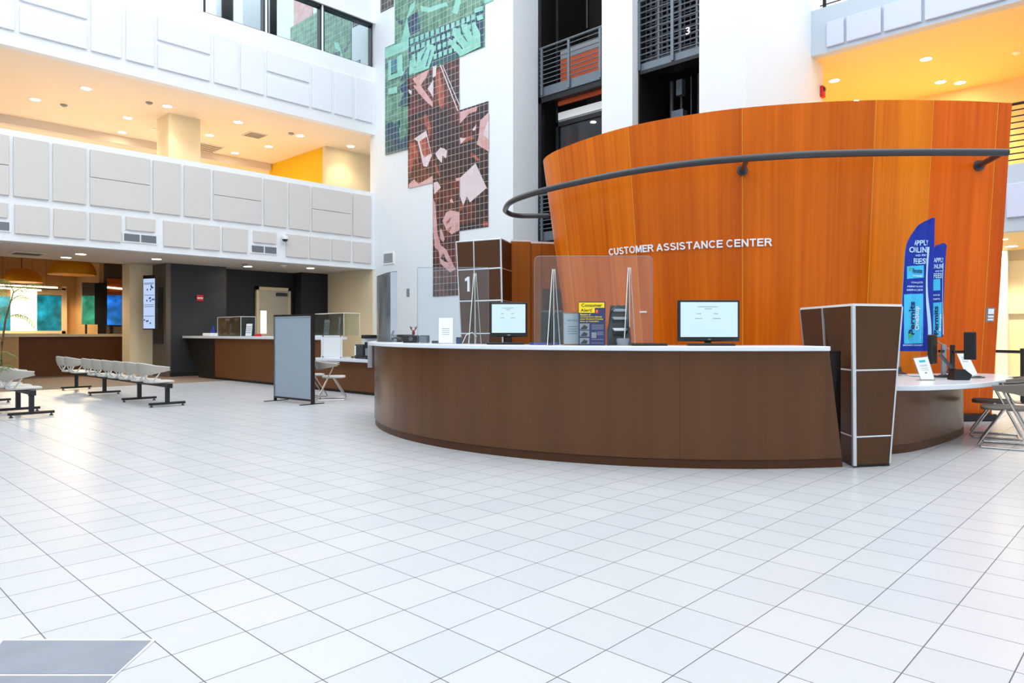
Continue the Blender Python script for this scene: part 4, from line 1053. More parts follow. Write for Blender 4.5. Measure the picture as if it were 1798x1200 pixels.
# white privacy boxes and acrylic on the low counter
g = 'white privacy panels on the low service counter'
for (y0, y1, x0, lb) in ((14.62, 13.80, XC + .02, 'left'), (13.74, 13.02, XC - .02, 'right')):
    tt = thing('privacy_panel', 'white square privacy panel on the low service counter, %s of the pair' % lb, 'privacy panel', (x0, (y0 + y1) / 2, .73), g)
    MB().box((x0, y1, .73), (x0 + .03, y0, 1.21)).build('board', 'whitep', tt, bevel=.006)
    f = MB()
    for (a, b, c_, d_) in ((y1, y0, .73, .76), (y1, y0, 1.19, 1.22), (y1, y1 + .03, .73, 1.22), (y0 - .03, y0, .73, 1.22)): f.box((x0 - .008, a, c_), (x0, b, d_))
    f.build('frame', 'top', tt)
def acrylic_guard(name, label, x0, y0, y1, z0, z1, ret=.4, group=None):
    tt = thing(name, label, 'acrylic guard', (x0, (y0 + y1) / 2, z0), group)
    MB().box((x0, y0, z0), (x0 + .008, y1, z1)).build('front_pane', 'plexig', tt)
    MB().box((x0, y0, z0), (x0 + ret, y0 + .008, z1)).build('side_pane', 'plexig', tt)
    MB().box((x0, y1 - .008, z0), (x0 + ret, y1, z1)).build('side_pane', 'plexig', tt)
    f = MB(); r = .007
    for y in (y0, y1): f.tube([(x0, y, z0), (x0, y, z1)], r, 4)
    f.tube([(x0, y0, z1), (x0, y1, z1)], r, 4); f.tube([(x0 + ret, y0, z0), (x0 + ret, y0, z1)], r, 4); f.tube([(x0, y0, z1), (x0 + ret, y0, z1)], r, 4); f.tube([(x0, y1, z1), (x0 + ret, y1, z1)], r, 4)
    f.build('edge_trim', 'whitetrim', tt); return tt
acrylic_guard('sneeze_guard', 'clear acrylic guard box standing above the white privacy panels', XC + .06, 13.05, 14.4, 1.22, 1.70)
acrylic_guard('sneeze_guard', 'clear acrylic guard box with notices on the tall service counter', XC + .05, 17.85, 19.25, 1.185, 1.70)
# things on the service counter
def leaflet(name, label, cat, x, y0, y1, z0, z1, m='paper', lines=4, lean=.03, group=None):
    tt = thing(name, label, cat, (x, (y0 + y1) / 2, z0), group)
    MB().slab([(x, y0, z0), (x, y1, z0), (x + lean, y1, z1), (x + lean, y0, z1)], (.01, 0, 0)).build('holder', 'plexi', tt)
    MB().slab([(x - .004, y0 + .01, z0 + .01), (x - .004, y1 - .01, z0 + .01), (x - .004 + lean, y1 - .01, z1 - .01), (x - .004 + lean, y0 + .01, z1 - .01)], (.002, 0, 0)).build('sheet', m, tt)
    k = MB()
    for i in range(lines):
        f_ = .25 + .6 * i / lines; zz = z0 + (z1 - z0) * f_; xx = x - .006 + lean * f_
        k.quad((xx, y0 + .04, zz), (xx, y1 - .04, zz), (xx, y1 - .04, zz + .015), (xx, y0 + .04, zz + .015))
    k.build('print', 'ink', tt, fixn=False); return tt
leaflet('leaflet_stand', 'white printed sheet in an upright holder, inside the low counter guard, left', 'leaflet stand', XC + .2, 13.86, 14.1, 1.22, 1.58, lines=5)
leaflet('leaflet_stand', 'narrow white sheet inside the low counter guard, right', 'leaflet stand', XC + .2, 13.42, 13.52, 1.22, 1.64, lines=1)
leaflet('leaflet_stand', 'white leaflet stand on the tall service counter beside the notice box', 'leaflet stand', XC + .1, 17.35, 17.7, 1.185, 1.52)
tt = thing('sample_rack', 'black rack of sample swatches inside the tall counter guard', 'sample rack', (XC + .1, 18.5, 1.185))
MB().box((XC + .1, 17.95, 1.185), (XC + .14, 19.15, 1.66)).build('board', 'blackp', tt)
for y, z, m_ in ((18.95, 1.42, 'cardboard'), (18.7, 1.42, 'darkp'), (18.35, 1.42, 'taupe'), (18.9, 1.22, 'tan'), (18.45, 1.22, 'beige'), (18.75, 1.6, 'paper'), (18.2, 1.6, 'shell')):
    MB().box((XC + .085, y - .11, z), (XC + .1, y + .11, z + (.16 if z == 1.42 else .06))).build('swatch', m_, tt)
MB().box((XC + .07, 18.5, 1.22), (XC + .085, 18.56, 1.5)).build('lanyard', 'cyan', tt)
tt = thing('tissue_box', 'small white box with a blue flag-like top on the tall service counter', 'desk item', (XC + .2, 20.1, 1.185))
MB().box((XC + .1, 19.85, 1.185), (XC + .35, 20.35, 1.27)).build('box', 'whitep', tt, bevel=.01)
MB().slab([(XC + .2, 19.85, 1.27), (XC + .2, 20.1, 1.27), (XC + .2, 19.9, 1.47)], (.03, 0, 0)).build('fin', 'blue', tt)
tag(MB().lathe((XC + .2, 19.45, 1.185), [(0.04, 0), (.05, .12), (.035, .12), (0, .01)], 12).build('pen_cup', 'greyp', smooth=True), 'small pen cup left of the notice box on the service counter', 'pen cup')
tag(MB().box((XC + .1, 17.1, 1.185), (XC + .25, 17.2, 1.25)).build('stapler', 'red', bevel=.01), 'small red and black stapler on the tall service counter', 'stapler')
# printers and clutter at the near end of the low counter
def cbox(name, label, cat, lo, hi, m, parts=()):
    tt = thing(name, label, cat, ((lo[0] + hi[0]) / 2, (lo[1] + hi[1]) / 2, min(lo[2], hi[2])))
    MB().box(lo, hi).build('body', m, tt, bevel=.012)
    for nm, l2, h2, m2 in parts: MB().box(l2, h2).build(nm, m2, tt)
cbox('office_printer', 'white printer at the near end of the low service counter', 'printer', (XC + .45, 12.2, .73), (XC + .69, 12.95, 1.16), 'whitep', (('lid', (XC + .43, 12.2, 1.16), (XC + .69, 12.95, 1.19), 'blackp'), ('paper_tray', (XC + .3, 12.4, 1.19), (XC + .65, 12.75, 1.23), 'blackp')))
cbox('card_reader', 'black desktop unit on the low service counter by the white panels', 'desk item', (XC + .2, 12.55, .73), (XC + .42, 12.85, 1.03), 'darkp', (('label_plate', (XC + .19, 12.8, .8), (XC + .2, 12.84, 1.0), 'paper'),))
cbox('computer_tower', 'black computer tower on the low service counter', 'computer', (XC + .15, 12.2, .73), (XC + .42, 12.42, 1.08), 'blackp', (('vent', (XC + .145, 12.24, .8), (XC + .15, 12.38, .95), 'greyp'),))
tt = thing('desk_monitor', 'dark monitor at the near end of the low service counter, behind the brown counter', 'monitor', (XC + .4, 11.6, .73))
MB().box((XC + .35, 11.1, .85), (XC + .39, 12.05, 1.24)).build('housing', 'blackp', tt, bevel=.008)
MB().box((XC + .34, 11.13, .9), (XC + .35, 12.02, 1.22)).build('screen', 'darkp', tt)
MB().box((XC + .38, 11.5, .73), (XC + .42, 11.6, .9)).build('stand', 'blackp', tt)
m = MB()
for i in range(7):
    y = 11.9 + random.random() * .9; m.tube([(XC + .02 + random.random() * .2, y + .25 * sin(k + i), .745 + .02 * (k % 2)) for k in range(6)], .012, 5)
tag(m.build('cable_bundle', 'blackp', smooth=True), 'tangle of black cables on the low service counter', 'cable bundle')
# reception display TV, alarm plate
tt = thing('wall_display', 'tall portrait display with a lit blue-white page by the cream column', 'display', P(262, 580, d=20.2))
a, b = P(251, 580, d=20.35), P(273, 577.5, d=20.15); zt_ = P(262, 483.5, d=20.25).z; zb_ = P(262, 579, d=20.25).z
ex = (b - a); ex.z = 0; L_ = ex.length; ex.normalize(); nx = Vector((ex.y, -ex.x, 0)); nx = nx if nx.dot(Vector((-.7, -.7, 0))) > 0 else -nx
o0 = Vector((a.x, a.y, zb_)); MB().obox(o0, ex * L_, -nx * .09, Vector((0, 0, zt_ - zb_))).build('housing', 'blackp', tt)
fn = plane_fn(o0, ex, (0, 0, 1), nx); hT = zt_ - zb_
m = MB(); frect(m, fn, .02, .03, L_ - .02, hT - .1, .003, 0); m.build('screen', 'tvscreen', tt, fixn=False)
m = MB(); rnd = random.Random(3)
for yy, k in ((.15, 4), (.78, 6), (1.12, 6)):
    for i in range(k): x = .04 + rnd.random() * (L_ - .12); y = yy + rnd.random() * .12; frect(m, fn, x, y, x + .05, y + .05, .006, 0)
for yy in (.38, .65, .7, .98, 1.3, 1.33): frect(m, fn, .05, yy, L_ - .06, yy + .014, .006, 0)
m.build('page_print', 'tvdark', tt, fixn=False)
MB().obox(o0 + ex * .1 - nx * .09 + Vector((0, 0, .6)), ex * .15, -nx * .25, Vector((0, 0, .3))).build('wall_bracket', 'blackp', tt)
p = P(351, 523.5, Y=21.3)
tt = thing('alarm_plate', 'small red sign plate with white lettering on the charcoal wall', 'sign', p)
MB().box((p.x - .1, 21.28, p.z - .09), (p.x + .1, 21.3, p.z + .09)).build('plate', 'red', tt)
m = MB(); fn = plane_fn((p.x - .085, 21.279, p.z - .03), (1, 0, 0), (0, 0, 1), (0, -1, 0)); 
for k in range(4): frect(m, fn, k * .043, 0, k * .043 + .034, .05, .002)
m.build('lettering', 'paper', tt, fixn=False)
o = MB(); a = P(304, 632, Y=21.29); b = P(335, 606, Y=21.29)
# ================================================================ ALCOVE FITTINGS
t = thing('alcove_counter', 'brown front counter with a cream top in the lit alcove at far left', 'counter', (5.5, 24.5, 0))
MB().box((-2, 24.3, .0), (8.6, 24.4, 1.16)).build('front_panel', 'brown', t)
a = P(33, 620, Y=24.2).x
MB().box((-2, 24.2, .0), (a, 24.31, 1.16)).build('side_panel', 'tan', t)
MB().box((-2, 24.15, 1.16), (8.85, 25.2, 1.24)).build('countertop', 'cream', t)
g = 'orange dome pendant lamps in the alcove'
for (u, v, d_, r_, lb, ht) in ((38, 496, 24.8, .64, 'smaller orange dome pendant lamp seen whole at far left', .50), (127, 483, 22.2, .665, 'larger orange dome pendant lamp cut by the balcony edge', .62)):
    p = P(u, v, d=d_); tt = thing('pendant_lamp', lb, 'pendant lamp', p, g)
    prof = [(r_, 0)] + [(r_ * cos(x), ht * sin(x)) for x in [pi / 2 * k / 10 for k in range(1, 10)]] + [(.04, ht)]
    MB().lathe(p, prof, 32).build('lamp_shade', 'domeo', tt, smooth=True, fixn=False)
    MB().lathe(p, [(0, .02), (r_ * .985, .02)], 32).build('diffuser', 'domein', tt, fixn=False)
    MB().tube([p + Vector((0, 0, ht)), (p.x, p.y, 4.3)], .012, 6).build('cord', 'blackp', tt)
    spot(tt, p + Vector((0, 0, -.03)), 560, (1, .74, .42), 172, .3, .6)
m = MB()
for (y, z, r_) in ((23.6, 4.12, .12), (24.0, 4.0, .06), (23.3, 4.16, .05)): m.tube([(-2, y, z), (7.4, y, z)], r_, 10)
tag(m.build('ceiling_duct', 'ducts', smooth=True), 'exposed ducts running under the alcove ceiling', 'duct')
g = 'strip lights in the alcove'
for i, (v, u1) in enumerate(((505.5, 101), (510, 72))):
    a, b = P(-40, v, d=23.3), P(u1, v, d=25.3)
    tt = thing('strip_light', 'long white strip light in front of the alcove window, %s of two' % ('upper' if i == 0 else 'lower'), 'strip light', a, g)
    a.z = b.z; MB().tube([a, b], .028, 8).build('tube', 'domein', tt, smooth=True)
    k = MB()
    for f_ in (.3, .85): q = a.lerp(b, f_); k.tube([q, (q.x, q.y, 4.3)], .004, 4)
    k.build('hanger', 'blackp', tt)
for i, (u0, u1, v0, v1, vm, sc, lb) in enumerate(((144, 166, 497, 570, 520, 'greenreflect', 'tall glossy display painted with a green window reflection in the alcove'), (188, 214, 490, 571, 519, 'bluereflect', 'tall glossy display painted with a blue window reflection in the alcove'))):
    a, b = P(u0, v1, Y=27.8), P(u1, v0, Y=27.8); zm = P(u1, vm, Y=27.8).z
    tt = thing('portrait_display', lb, 'display', (a.x, 27.8, a.z), 'portrait displays in the alcove')
    MB().box((a.x, 27.8, a.z), (b.x + (.1 if i else .25), 27.86, b.z)).build('housing', 'blackp', tt)
    MB().box((a.x, 27.79, zm), (b.x, 27.8, b.z)).build('upper_screen', 'woodcar' if i else 'taupe', tt)
    MB().box((a.x, 27.79, a.z), (b.x, 27.8, zm)).build('window_reflection', sc, tt)  # mirrored window painted on the glass as a glowing face
    MB().box((a.x + .1, 27.8, 0), (a.x + .16, 27.86, a.z)).build('stand_post', 'blackp', tt)
    if i: MB().tube([(a.x, 27.77, b.z - .33), (b.x, 27.77, b.z - .36)], .03, 6).build('lamp_reflection', 'domein', tt);  # glowing tube added as the reflection of a lamp in the glass
struct(MB().box((P(172, 520, Y=27.85).x, 27.86, 0), (P(186, 520, Y=27.85).x, 27.9, 3.05)).build('door_2', 'black'))
g = 'yellow posts beside the cream column'
for i, (u0, u1) in enumerate(((217, 221.5), (223, 228))):
    a, b = P(u0, 640, Y=22.9), P(u1, 640, Y=22.9)
    tt = thing('folding_sign', 'narrow bright yellow %s upright beside the cream column' % ('left' if i == 0 else 'right'), 'folding sign', (a.x, 22.9, 0), g)
    MB().box((a.x, 22.86, 0), (b.x, 22.94, 1.14)).build('leaf', 'yellowpost', tt)

# ================================================================ THINGS ON THE MAIN COUNTER
ZC = 1.15
def onarc(u, R):
    """where the sight line of column u crosses the circle of radius R about the counter centre (near side)"""
    a = (u - 899) / F; r = Vector((SN + a * CS, CS - a * SN, 0)); o = Vector((-C0.x, -C0.y, 0))
    A = r.dot(r); B = 2 * r.dot(o); C_ = o.dot(o) - R * R; D = B * B - 4 * A * C_
    if D < 0: D = 0
    k = (-B - math.sqrt(D)) / (2 * A); return Vector((r.x * k, r.y * k, 0)), k
RV, FV = Vector((CS, -SN, 0)), Vector((SN, CS, 0))       # right and forward directions of the hall view
def frame_at(u, R, z, yaw=0.0):
    """local frame facing the visitor: origin, right, up, towards-visitor"""
    p, d = onarc(u, R); o = Vector((p.x, p.y, z))
    r = Matrix.Rotation(radians(yaw), 3, 'Z') @ RV; n = Vector((r.y, -r.x, 0))
    return o, r, n, d
def monitor(u0, u1, vt, vb, R, label, thick=.05, foot=.26, kb=True):
    uc = (u0 + u1) / 2; o, r, n, d = frame_at(uc, R, ZC)
    W = (u1 - u0) * d / F; z1 = H + (YH - vt) * d / F; z0 = H + (YH - vb) * d / F
    t = thing('computer_monitor', label, 'monitor', o)
    c = o - r * W / 2; c.z = z0; up = Vector((0, 0, z1 - z0))
    hz = MB().obox(c, r * W, -n * thick, up).build('housing', 'blackp', t, bevel=.008)
    b = .022; cb = .045
    s = c + n * .002 + r * b; s.z = z0 + cb
    MB().obox(s, r * (W - 2 * b), n * .001, Vector((0, 0, z1 - z0 - b - cb))).build('screen', 'screen', hz)
    fn = plane_fn(s + n * .003, r, (0, 0, 1), n); w_, h_ = W - 2 * b, z1 - z0 - b - cb; m = MB()
    for (x0, x1, y) in ((.3, .65, .86), (.42, .55, .8), (.28, .36, .66), (.58, .66, .66), (.25, .38, .52), (.56, .7, .52)): frect(m, fn, x0 * w_, y * h_, x1 * w_, (y + .015) * h_, 0)
    m.build('page_text', 'ink', hz, fixn=False)
    q = o - r * .03 - n * .03; q.z = ZC + .012
    MB().obox(q, r * .06, -n * .03, Vector((0, 0, z0 - ZC + .05))).build('stand_neck', 'blackp', t)
    q = o - r * foot / 2 + n * .06; q.z = ZC
    MB().obox(q, r * foot, -n * .2, Vector((0, 0, .014))).build('stand_base', 'blackp', t, bevel=.005)
    q = c + r * (W / 2 - .012) + n * .002; q.z = z0 + .015
    MB().obox(q, r * .03, n * .001, Vector((0, 0, .012))).build('badge', 'greyp', hz)
    return o, r, n, W
o, r, n, W = monitor(860, 926, 531, 592, 3.9, 'small squarish black monitor with lit white screen, left on the brown counter')
def keyboard(o, r, n, off, fwd, w_, label):
    t = thing('keyboard', label, 'keyboard', o + r * off + n * fwd, 'keyboards on the brown counter')
    q = o + r * (off - w_ / 2) + n * fwd; q.z = ZC + .001
    bd = MB().obox(q, r * w_, -n * .13, Vector((0, 0, .018))).build('body', 'blackp', t, bevel=.003)
    m = MB()
    for i in range(4):
        for j in range(12): m.obox(q + r * (.01 + j * (w_ - .02) / 12) - n * (.012 + i * .028) + Vector((0, 0, .018)), r * (w_ / 12 - .007), -n * .02, Vector((0, 0, .005)))
    m.build('keys', 'darkp', bd)
keyboard(o, r, n, -.03, .19, .40, 'thin black keyboard under the small squarish monitor')
p2, dd = onarc(950, 3.95); tag(MB().obox(Vector((p2.x, p2.y, ZC)) - RV * .12, RV * .3, FV * .1, Vector((0, 0, .02))).build('document_folder', 'blue', bevel=.004), 'flat dark blue folder beside the small monitor', 'folder')
o, r, n, W = monitor(1191, 1299, 527, 600, 3.85, 'wide black monitor with lit white screen, alone on the right of the brown counter')
keyboard(o, r, n, -.02, .2, .44, 'thin black keyboard under the wide monitor')
o2 = o - r * .62 + n * .08
keyboard(o2, r, n, 0, .1, .34, 'black keyboard lying left of the wide monitor')
def boxd(u0, u1, v0, v1, R, depth):
    p, d = onarc((u0 + u1) / 2, R); c = P(u0, v1, d=d); c2 = P(u1, v0, d=d)
    return Vector((c.x, c.y, c.z)), c2.z, (u1 - u0) * d / F, d
# acrylic guards
def guard(u0, u1, vt, R, label, fins, m='plexi', round_=.05):
    uc = (u0 + u1) / 2; o, r, n, d = frame_at(uc, R, ZC); W = (u1 - u0) * d / F; z1 = H + (YH - vt) * d / F; hh = z1 - ZC
    t = thing('sneeze_guard', label, 'acrylic guard', o, 'clear acrylic guards on the brown counter')
    pts = [(-W / 2, .01), (W / 2, .01), (W / 2, hh - round_)]
    pts += [(W / 2 - round_ + round_ * cos(a), hh - round_ + round_ * sin(a)) for a in [pi / 2 * k / 6 for k in range(1, 7)]]
    pts += [(-W / 2 + round_ - round_ * sin(a), hh - round_ + round_ * cos(a)) for a in [pi / 2 * k / 6 for k in range(7)]]
    MB().slab([o + r * x + Vector((0, 0, y)) for x, y in pts], -n * .006).build('pane', m, t)
    e = MB(); P3 = [o + r * x + Vector((0, 0, y)) - n * .003 for x, y in pts[1:]]; e.tube(P3 + [P3[-1] - Vector((0, 0, hh - round_ - .01))], .0028, 4); e.build('polished_edge', 'greyp', t)
    for uf, vf in fins:
        x = (uf - uc) * d / F; fh = H + (YH - vf) * d / F - ZC; b = o + r * x
        w2 = .012
        side = r * .09
        for sgn in (1,):
            q = [b - side * sgn * .9 + n * .09 * sgn, b + side * sgn * .2 - n * .02 * sgn, b + Vector((0, 0, fh))]
            MB().slab(q, -n * .004).build('foot_fin', 'plexi', t)
        f = MB()
        f.tube([b - side * .75 + n * .09, b - r * .012 + Vector((0, 0, fh))], .005, 5); f.tube([b + side * .75 - n * .05, b + r * .012 + Vector((0, 0, fh))], .005, 5); f.tube([b + n * .02, b + Vector((0, 0, fh))], .004, 5)
        f.build('fin_edge', 'whitetrim', t)
    return t
guard(733, 858, 470, 3.98, 'clear acrylic guard before the tower, its fin feet left of the small monitor', [(834, 480)], round_=.01)
guard(938, 1146, 450, 4.0, 'largest clear acrylic guard, rounded corners, around the yellow and navy poster', [(972, 473), (1105, 470)])
# curved shiny guard at far left
t = thing('curved_guard', 'curved shiny acrylic shield at the far left end of the brown counter', 'acrylic guard', P(680, 600, d=9.6))
rows = []
for k in range(9):
    u = 662 + 35 * k / 8; d_ = 10.0 - .45 * sin(pi * (k + 1) / 16); q = P(u, 600, d=d_); z1 = H + (YH - (486 - 9 * sin(pi * .5 * k / 8))) * d_ / F
    rows.append([Vector((q.x, q.y, ZC)), Vector((q.x, q.y, z1))])
MB().bent(rows, .006).build('pane', 'plexis', t, smooth=True)
MB().tube([x[1] for x in rows], .005, 5).build('top_edge', 'darkp', t)
# poster
o, r, n, d = frame_at(1039.5, 4.08, ZC); W = 47 * d / F; hP = H + (YH - 530) * d / F - ZC
t = thing('alert_poster', 'yellow and navy Consumer Alert poster standing on the brown counter', 'poster', o)
tl = -n * .06
pb = MB().obox(o - r * W / 2, r * W, -n * .004, Vector((0, 0, hP))).build('board', 'navy', t)
MB().slab([o - r * W * .3 - n * .01, o + r * W * .3 - n * .01, o - n * .12], Vector((0, 0, .01))).build('easel_foot', 'plexi', t)
MB().slab([o - r * W * .2 - n * .005 , o + r * W * .2 - n * .005, o + r * .0 - n * .005 + Vector((0, 0, hP * .7))], -n * .004).build('back_strut', 'darkp', t)
fn = plane_fn(o - r * W / 2 + n * .001, r, (0, 0, 1), n)
def R_(m, x0, y0, x1, y1, l): frect(m, fn, x0 * W, y0 * hP, x1 * W, y1 * hP, l)
m = MB(); R_(m, .01, .86, .96, .98, .001); R_(m, .01, .745, .6, .865, .001); m.build('headline_band', 'yellowp', pb, fixn=False)
m = MB(); put_text(m, 'Consumer', fn, .1 * W, .88 * hP, .88 * W, .955 * hP, bold=.02); put_text(m, 'Alert!', fn, .07 * W, .77 * hP, .5 * W, .84 * hP, bold=.02)
for v_ in range(len(m.v)): m.v[v_] = m.v[v_] + n * .002
m.build('headline', 'inkdark', pb, fixn=False)
m = MB(); cx, cy = .68 * W, .775 * hP; m.poly([fn(cx + .012 * hP ** 0 * cos(a) * 1.7, cy + .02 * sin(a), .002) for a in [2 * pi * k / 20 for k in range(20)]]); m.build('alert_dot', 'red', pb, fixn=False)
m = MB(); frect(m, fn, cx - .002, cy - .004, cx + .002, cy + .014, .003); frect(m, fn, cx - .002, cy - .012, cx + .002, cy - .008, .003)
lines_ = ['Beware of', 'contractors falsely', 'using Broward County', 'logo or branding']
m2 = MB()
for i, s_ in enumerate(lines_):
    y = .685 - i * .052; put_text(m2, s_, lambda x, y_, l=0: fn(x, y_, .002), .06 * W, y * hP, (.06 + .043 * len(s_)) * W, (y + .038) * hP, bold=.02)
m.build('exclamation_mark', 'paper', pb, fixn=False); m2.build('warning_text', 'yellowp', pb, fixn=False)
m = MB()
for y in (.36, .2, .03): R_(m, .04, y, .4, y + .14, .001)
R_(m, .48, .17, .66, .3, .001)
for y in (.46, .43, .4, .37, .3, .27, .24, .13, .05): R_(m, .48 + (.2 if .2 < y < .34 else 0), y, .93, y + .012, .001)
m.build('photo_block', 'greyp', pb, fixn=False)
for y in (.37, .21, .04):
    m = MB(); m.poly([fn(.06 * W, y * hP, .002), fn(.3 * W, y * hP, .002), fn(.34 * W, (y + .06) * hP, .002), fn(.2 * W, (y + .1) * hP, .002)]); m.build('photo_shape', 'darkp', pb, fixn=False)
# notice behind it
def stand_sheet(name, label, cat, u0, u1, vt, R, holder='plexi', text=None, rows_=4, tilt=0.04, group=None, z0=ZC, vb=None):
    o, r, n, d = frame_at((u0 + u1) / 2, R, z0); W = (u1 - u0) * d / F; h_ = H + (YH - vt) * d / F - z0
    t = thing(name, label, cat, o, group); tv = Vector((0, 0, h_)) - n * tilt
    MB().slab([o - r * W / 2, o + r * W / 2, o + r * W / 2 + tv, o - r * W / 2 + tv], -n * .006).build('holder', holder, t)
    e = n * .002; k = .92
    MB().slab([o - r * W / 2 * k + tv * .04 + e, o + r * W / 2 * k + tv * .04 + e, o + r * W / 2 * k + tv * .95 + e, o - r * W / 2 * k + tv * .95 + e], -n * .001).build('sheet', 'paper', t)
    fn = lambda x, y, l=0: o - r * W / 2 + r * W * x + tv * y + n * (.004 + l)
    m = MB()
    for i in range(rows_): frect(m, fn, .25, .55 - i * .07, .75, .565 - i * .07, 0)
    if text: put_text(m, text, fn, .22, .72, .78, .77, bold=.02)
    m.build('print', 'ink', t, fixn=False); 
    MB().slab([o - r * W / 2 , o + r * W / 2, o + r * W / 2 - n * .09, o - r * W / 2 - n * .09], Vector((0, 0, .004))).build('foot', holder, t); return t
stand_sheet('notice_stand', 'framed white NOTICE sheet half hidden behind the Consumer Alert poster', 'notice', 989, 1022, 548, 4.05, 'cardboard', 'NOTICE')
stand_sheet('notice_stand', 'white notice in a clear upright holder, left part of the brown counter', 'notice', 769, 796, 556, 4.14, 'plexi', None)
# brochure rack
o, r, n, d = frame_at(1086, 3.95, ZC); W = 40 * d / F; h_ = H + (YH - 536) * d / F - ZC
t = thing('brochure_rack', 'dark mesh brochure rack with white pamphlets right of the poster', 'brochure rack', o)
m = MB()
m.slab([o - r * W / 2 - n * .02, o + r * W / 2 - n * .02, o + r * W * .42 - n * .1 + Vector((0, 0, h_)), o - r * W * .3 - n * .1 + Vector((0, 0, h_))], -n * .012); m.build('back_panel', 'mesh', t)
MB().tube([o - r * W / 2 + n * .06, o - r * W * .5 + n * .04 + Vector((0, 0, h_ * .35)), o - r * W * .3 - n * .02 + Vector((0, 0, h_ * .85)), o - n * .08 + Vector((0, 0, h_)), o + r * W * .4 - n * .08 + Vector((0, 0, h_ * .93)), o + r * W * .5 + Vector((0, 0, h_ * .3)), o + r * W * .5 + n * .06], .009, 8).build('frame', 'darkp', t, smooth=True)
for i, f_ in enumerate((.2, .48, .68)):
    b = o - r * W * .25 - n * (.03 + .05 * f_) + Vector((0, 0, h_ * f_)); c = Vector((0, 0, h_ * .16))
    pk = MB().slab([b, b + r * W * .68, b + r * W * .68 + c + n * .04, b + c + n * .04], -n * .01).build('pocket', 'darkp', t)
    b = b + c + n * .02 ; c = Vector((0, 0, h_ * .07))
    MB().slab([b + r * .02, b + r * W * .66, b + r * W * .66 + c, b + c], -n * .02).build('pamphlet', 'paper', pk)
b = o + r * W * .15 + n * .05; m = MB().lathe(b, [(.055, 0), (.065, .05), (.06, .07), (0, .065)], 16); tag(m.build('tape_dispenser', 'greyp', smooth=True), 'small round grey dispenser at the foot of the brochure rack', 'dispenser')
# left end clutter
o, r, n, d = frame_at(721, 4.02, ZC); 
t = thing('speaker_box', 'small black box with a pale ring logo, left end of the brown counter', 'speaker', o)
MB().obox(o - r * .1, r * .2, -n * .08, Vector((0, 0, .095))).build('body', 'blackp', t, bevel=.012)
m = MB(); m.tube([o + n * .002 + r * (.0 + .022 * cos(a)) + Vector((0, 0, .05 + .022 * sin(a))) for a in [2 * pi * k / 20 for k in range(20)]], .003, 5, closed=True); frect(m, plane_fn(o + n * .003, r, (0, 0, 1), n), -.014, .045, .014, .055, 0); m.build('logo', 'greyp', t)
o3 = o + r * .15
t = thing('card_box', 'dark blue-grey box beside the black box with the ring logo', 'desk item', o3); MB().obox(o3 - r * .04, r * .12, -n * .08, Vector((0, 0, .095))).build('body', 'darkp', t, bevel=.01)
MB().obox(o3 - r * .03 + n*.001, r * .08, n * .002, Vector((0, 0, .08))).build('face_plate', 'steel', t)
t = thing('figurine', 'tiny maroon antlered figurine on top of the black boxes', 'figurine', o + Vector((0, 0, .0965)) - n * .04 + r * .03)
b = o + Vector((0, 0, .0965)) - n * .04 + r * .03
MB().lathe(b, [(.012, 0), (.02, .03), (.012, .055), (0, .06)], 10).build('body', 'maroon', t, smooth=True)
m = MB()
for sg in (1, -1): m.tube([b + Vector((0, 0, .05)), b + r * sg * .03 + Vector((0, 0, .075)), b + r * sg * .04 + Vector((0, 0, .11))], .007, 6); m.tube([b + r * sg * .03 + Vector((0, 0, .075)), b + r * sg * .015 + Vector((0, 0, .1))], .006, 6)
m.build('antlers', 'maroon', t, smooth=True)
o, r, n, d = frame_at(695, 4.0, ZC)
t = thing('desk_phone', 'dark desk phone with handset at the left end of the brown counter', 'telephone', o)
MB().obox(o - r * .07, r * .15, -n * .12, Vector((0, 0, .025))).build('base', 'blackp', t, bevel=.006)
MB().tube([o - r * .06 + Vector((0, 0, .04)), o + Vector((0, 0, .06)), o + r * .07 + Vector((0, 0, .04))], .014, 8).build('handset', 'darkp', t, smooth=True)
o, r, n, d = frame_at(681, 4.0, ZC)
t = thing('screen_stand', 'tilted dark tablet edge at the far left end of the brown counter', 'tablet', o)
MB().slab([o, o + r * .03, o + r * .09 + Vector((0, 0, .16)), o + r * .07 + Vector((0, 0, .16))], -n * .12).build('tablet', 'blackp', t)
o, r, n, d = frame_at(765, 3.9, ZC)
t = thing('desk_item', 'small dark stapler behind the clear guard left of the white notice', 'stapler', o)
MB().obox(o - r * .05, r * .1, -n * .03, Vector((0, 0, .03))).build('body', 'blackp', t, bevel=.008)
o, r, n, d = frame_at(806, 3.85, ZC)
t = thing('badge_holder', 'dark box with a blue card right of the white notice on the counter', 'desk item', o)
MB().obox(o - r * .035, r * .07, -n * .06, Vector((0, 0, .075))).build('box', 'darkp', t, bevel=.006)
MB().obox(o - r * .02 + n * .002, r * .03, -n * .001, Vector((0, 0, .05))).build('card', 'blue', t)
m = MB(); o, r, n, d = frame_at(834, 3.95, ZC)
m.tube([o + n * .02 + Vector((0, 0, .005)), o + r * .02 + Vector((0, 0, .08)), o - r * .03 + Vector((0, 0, .13)), o - r * .1 + Vector((0, 0, .1)), o - r * .14 + Vector((0, 0, .01))], .004, 5)
tag(m.build('white_cable', 'whitep', smooth=True), 'thin white cable looping through the fin feet of the tower-side guard', 'cable')

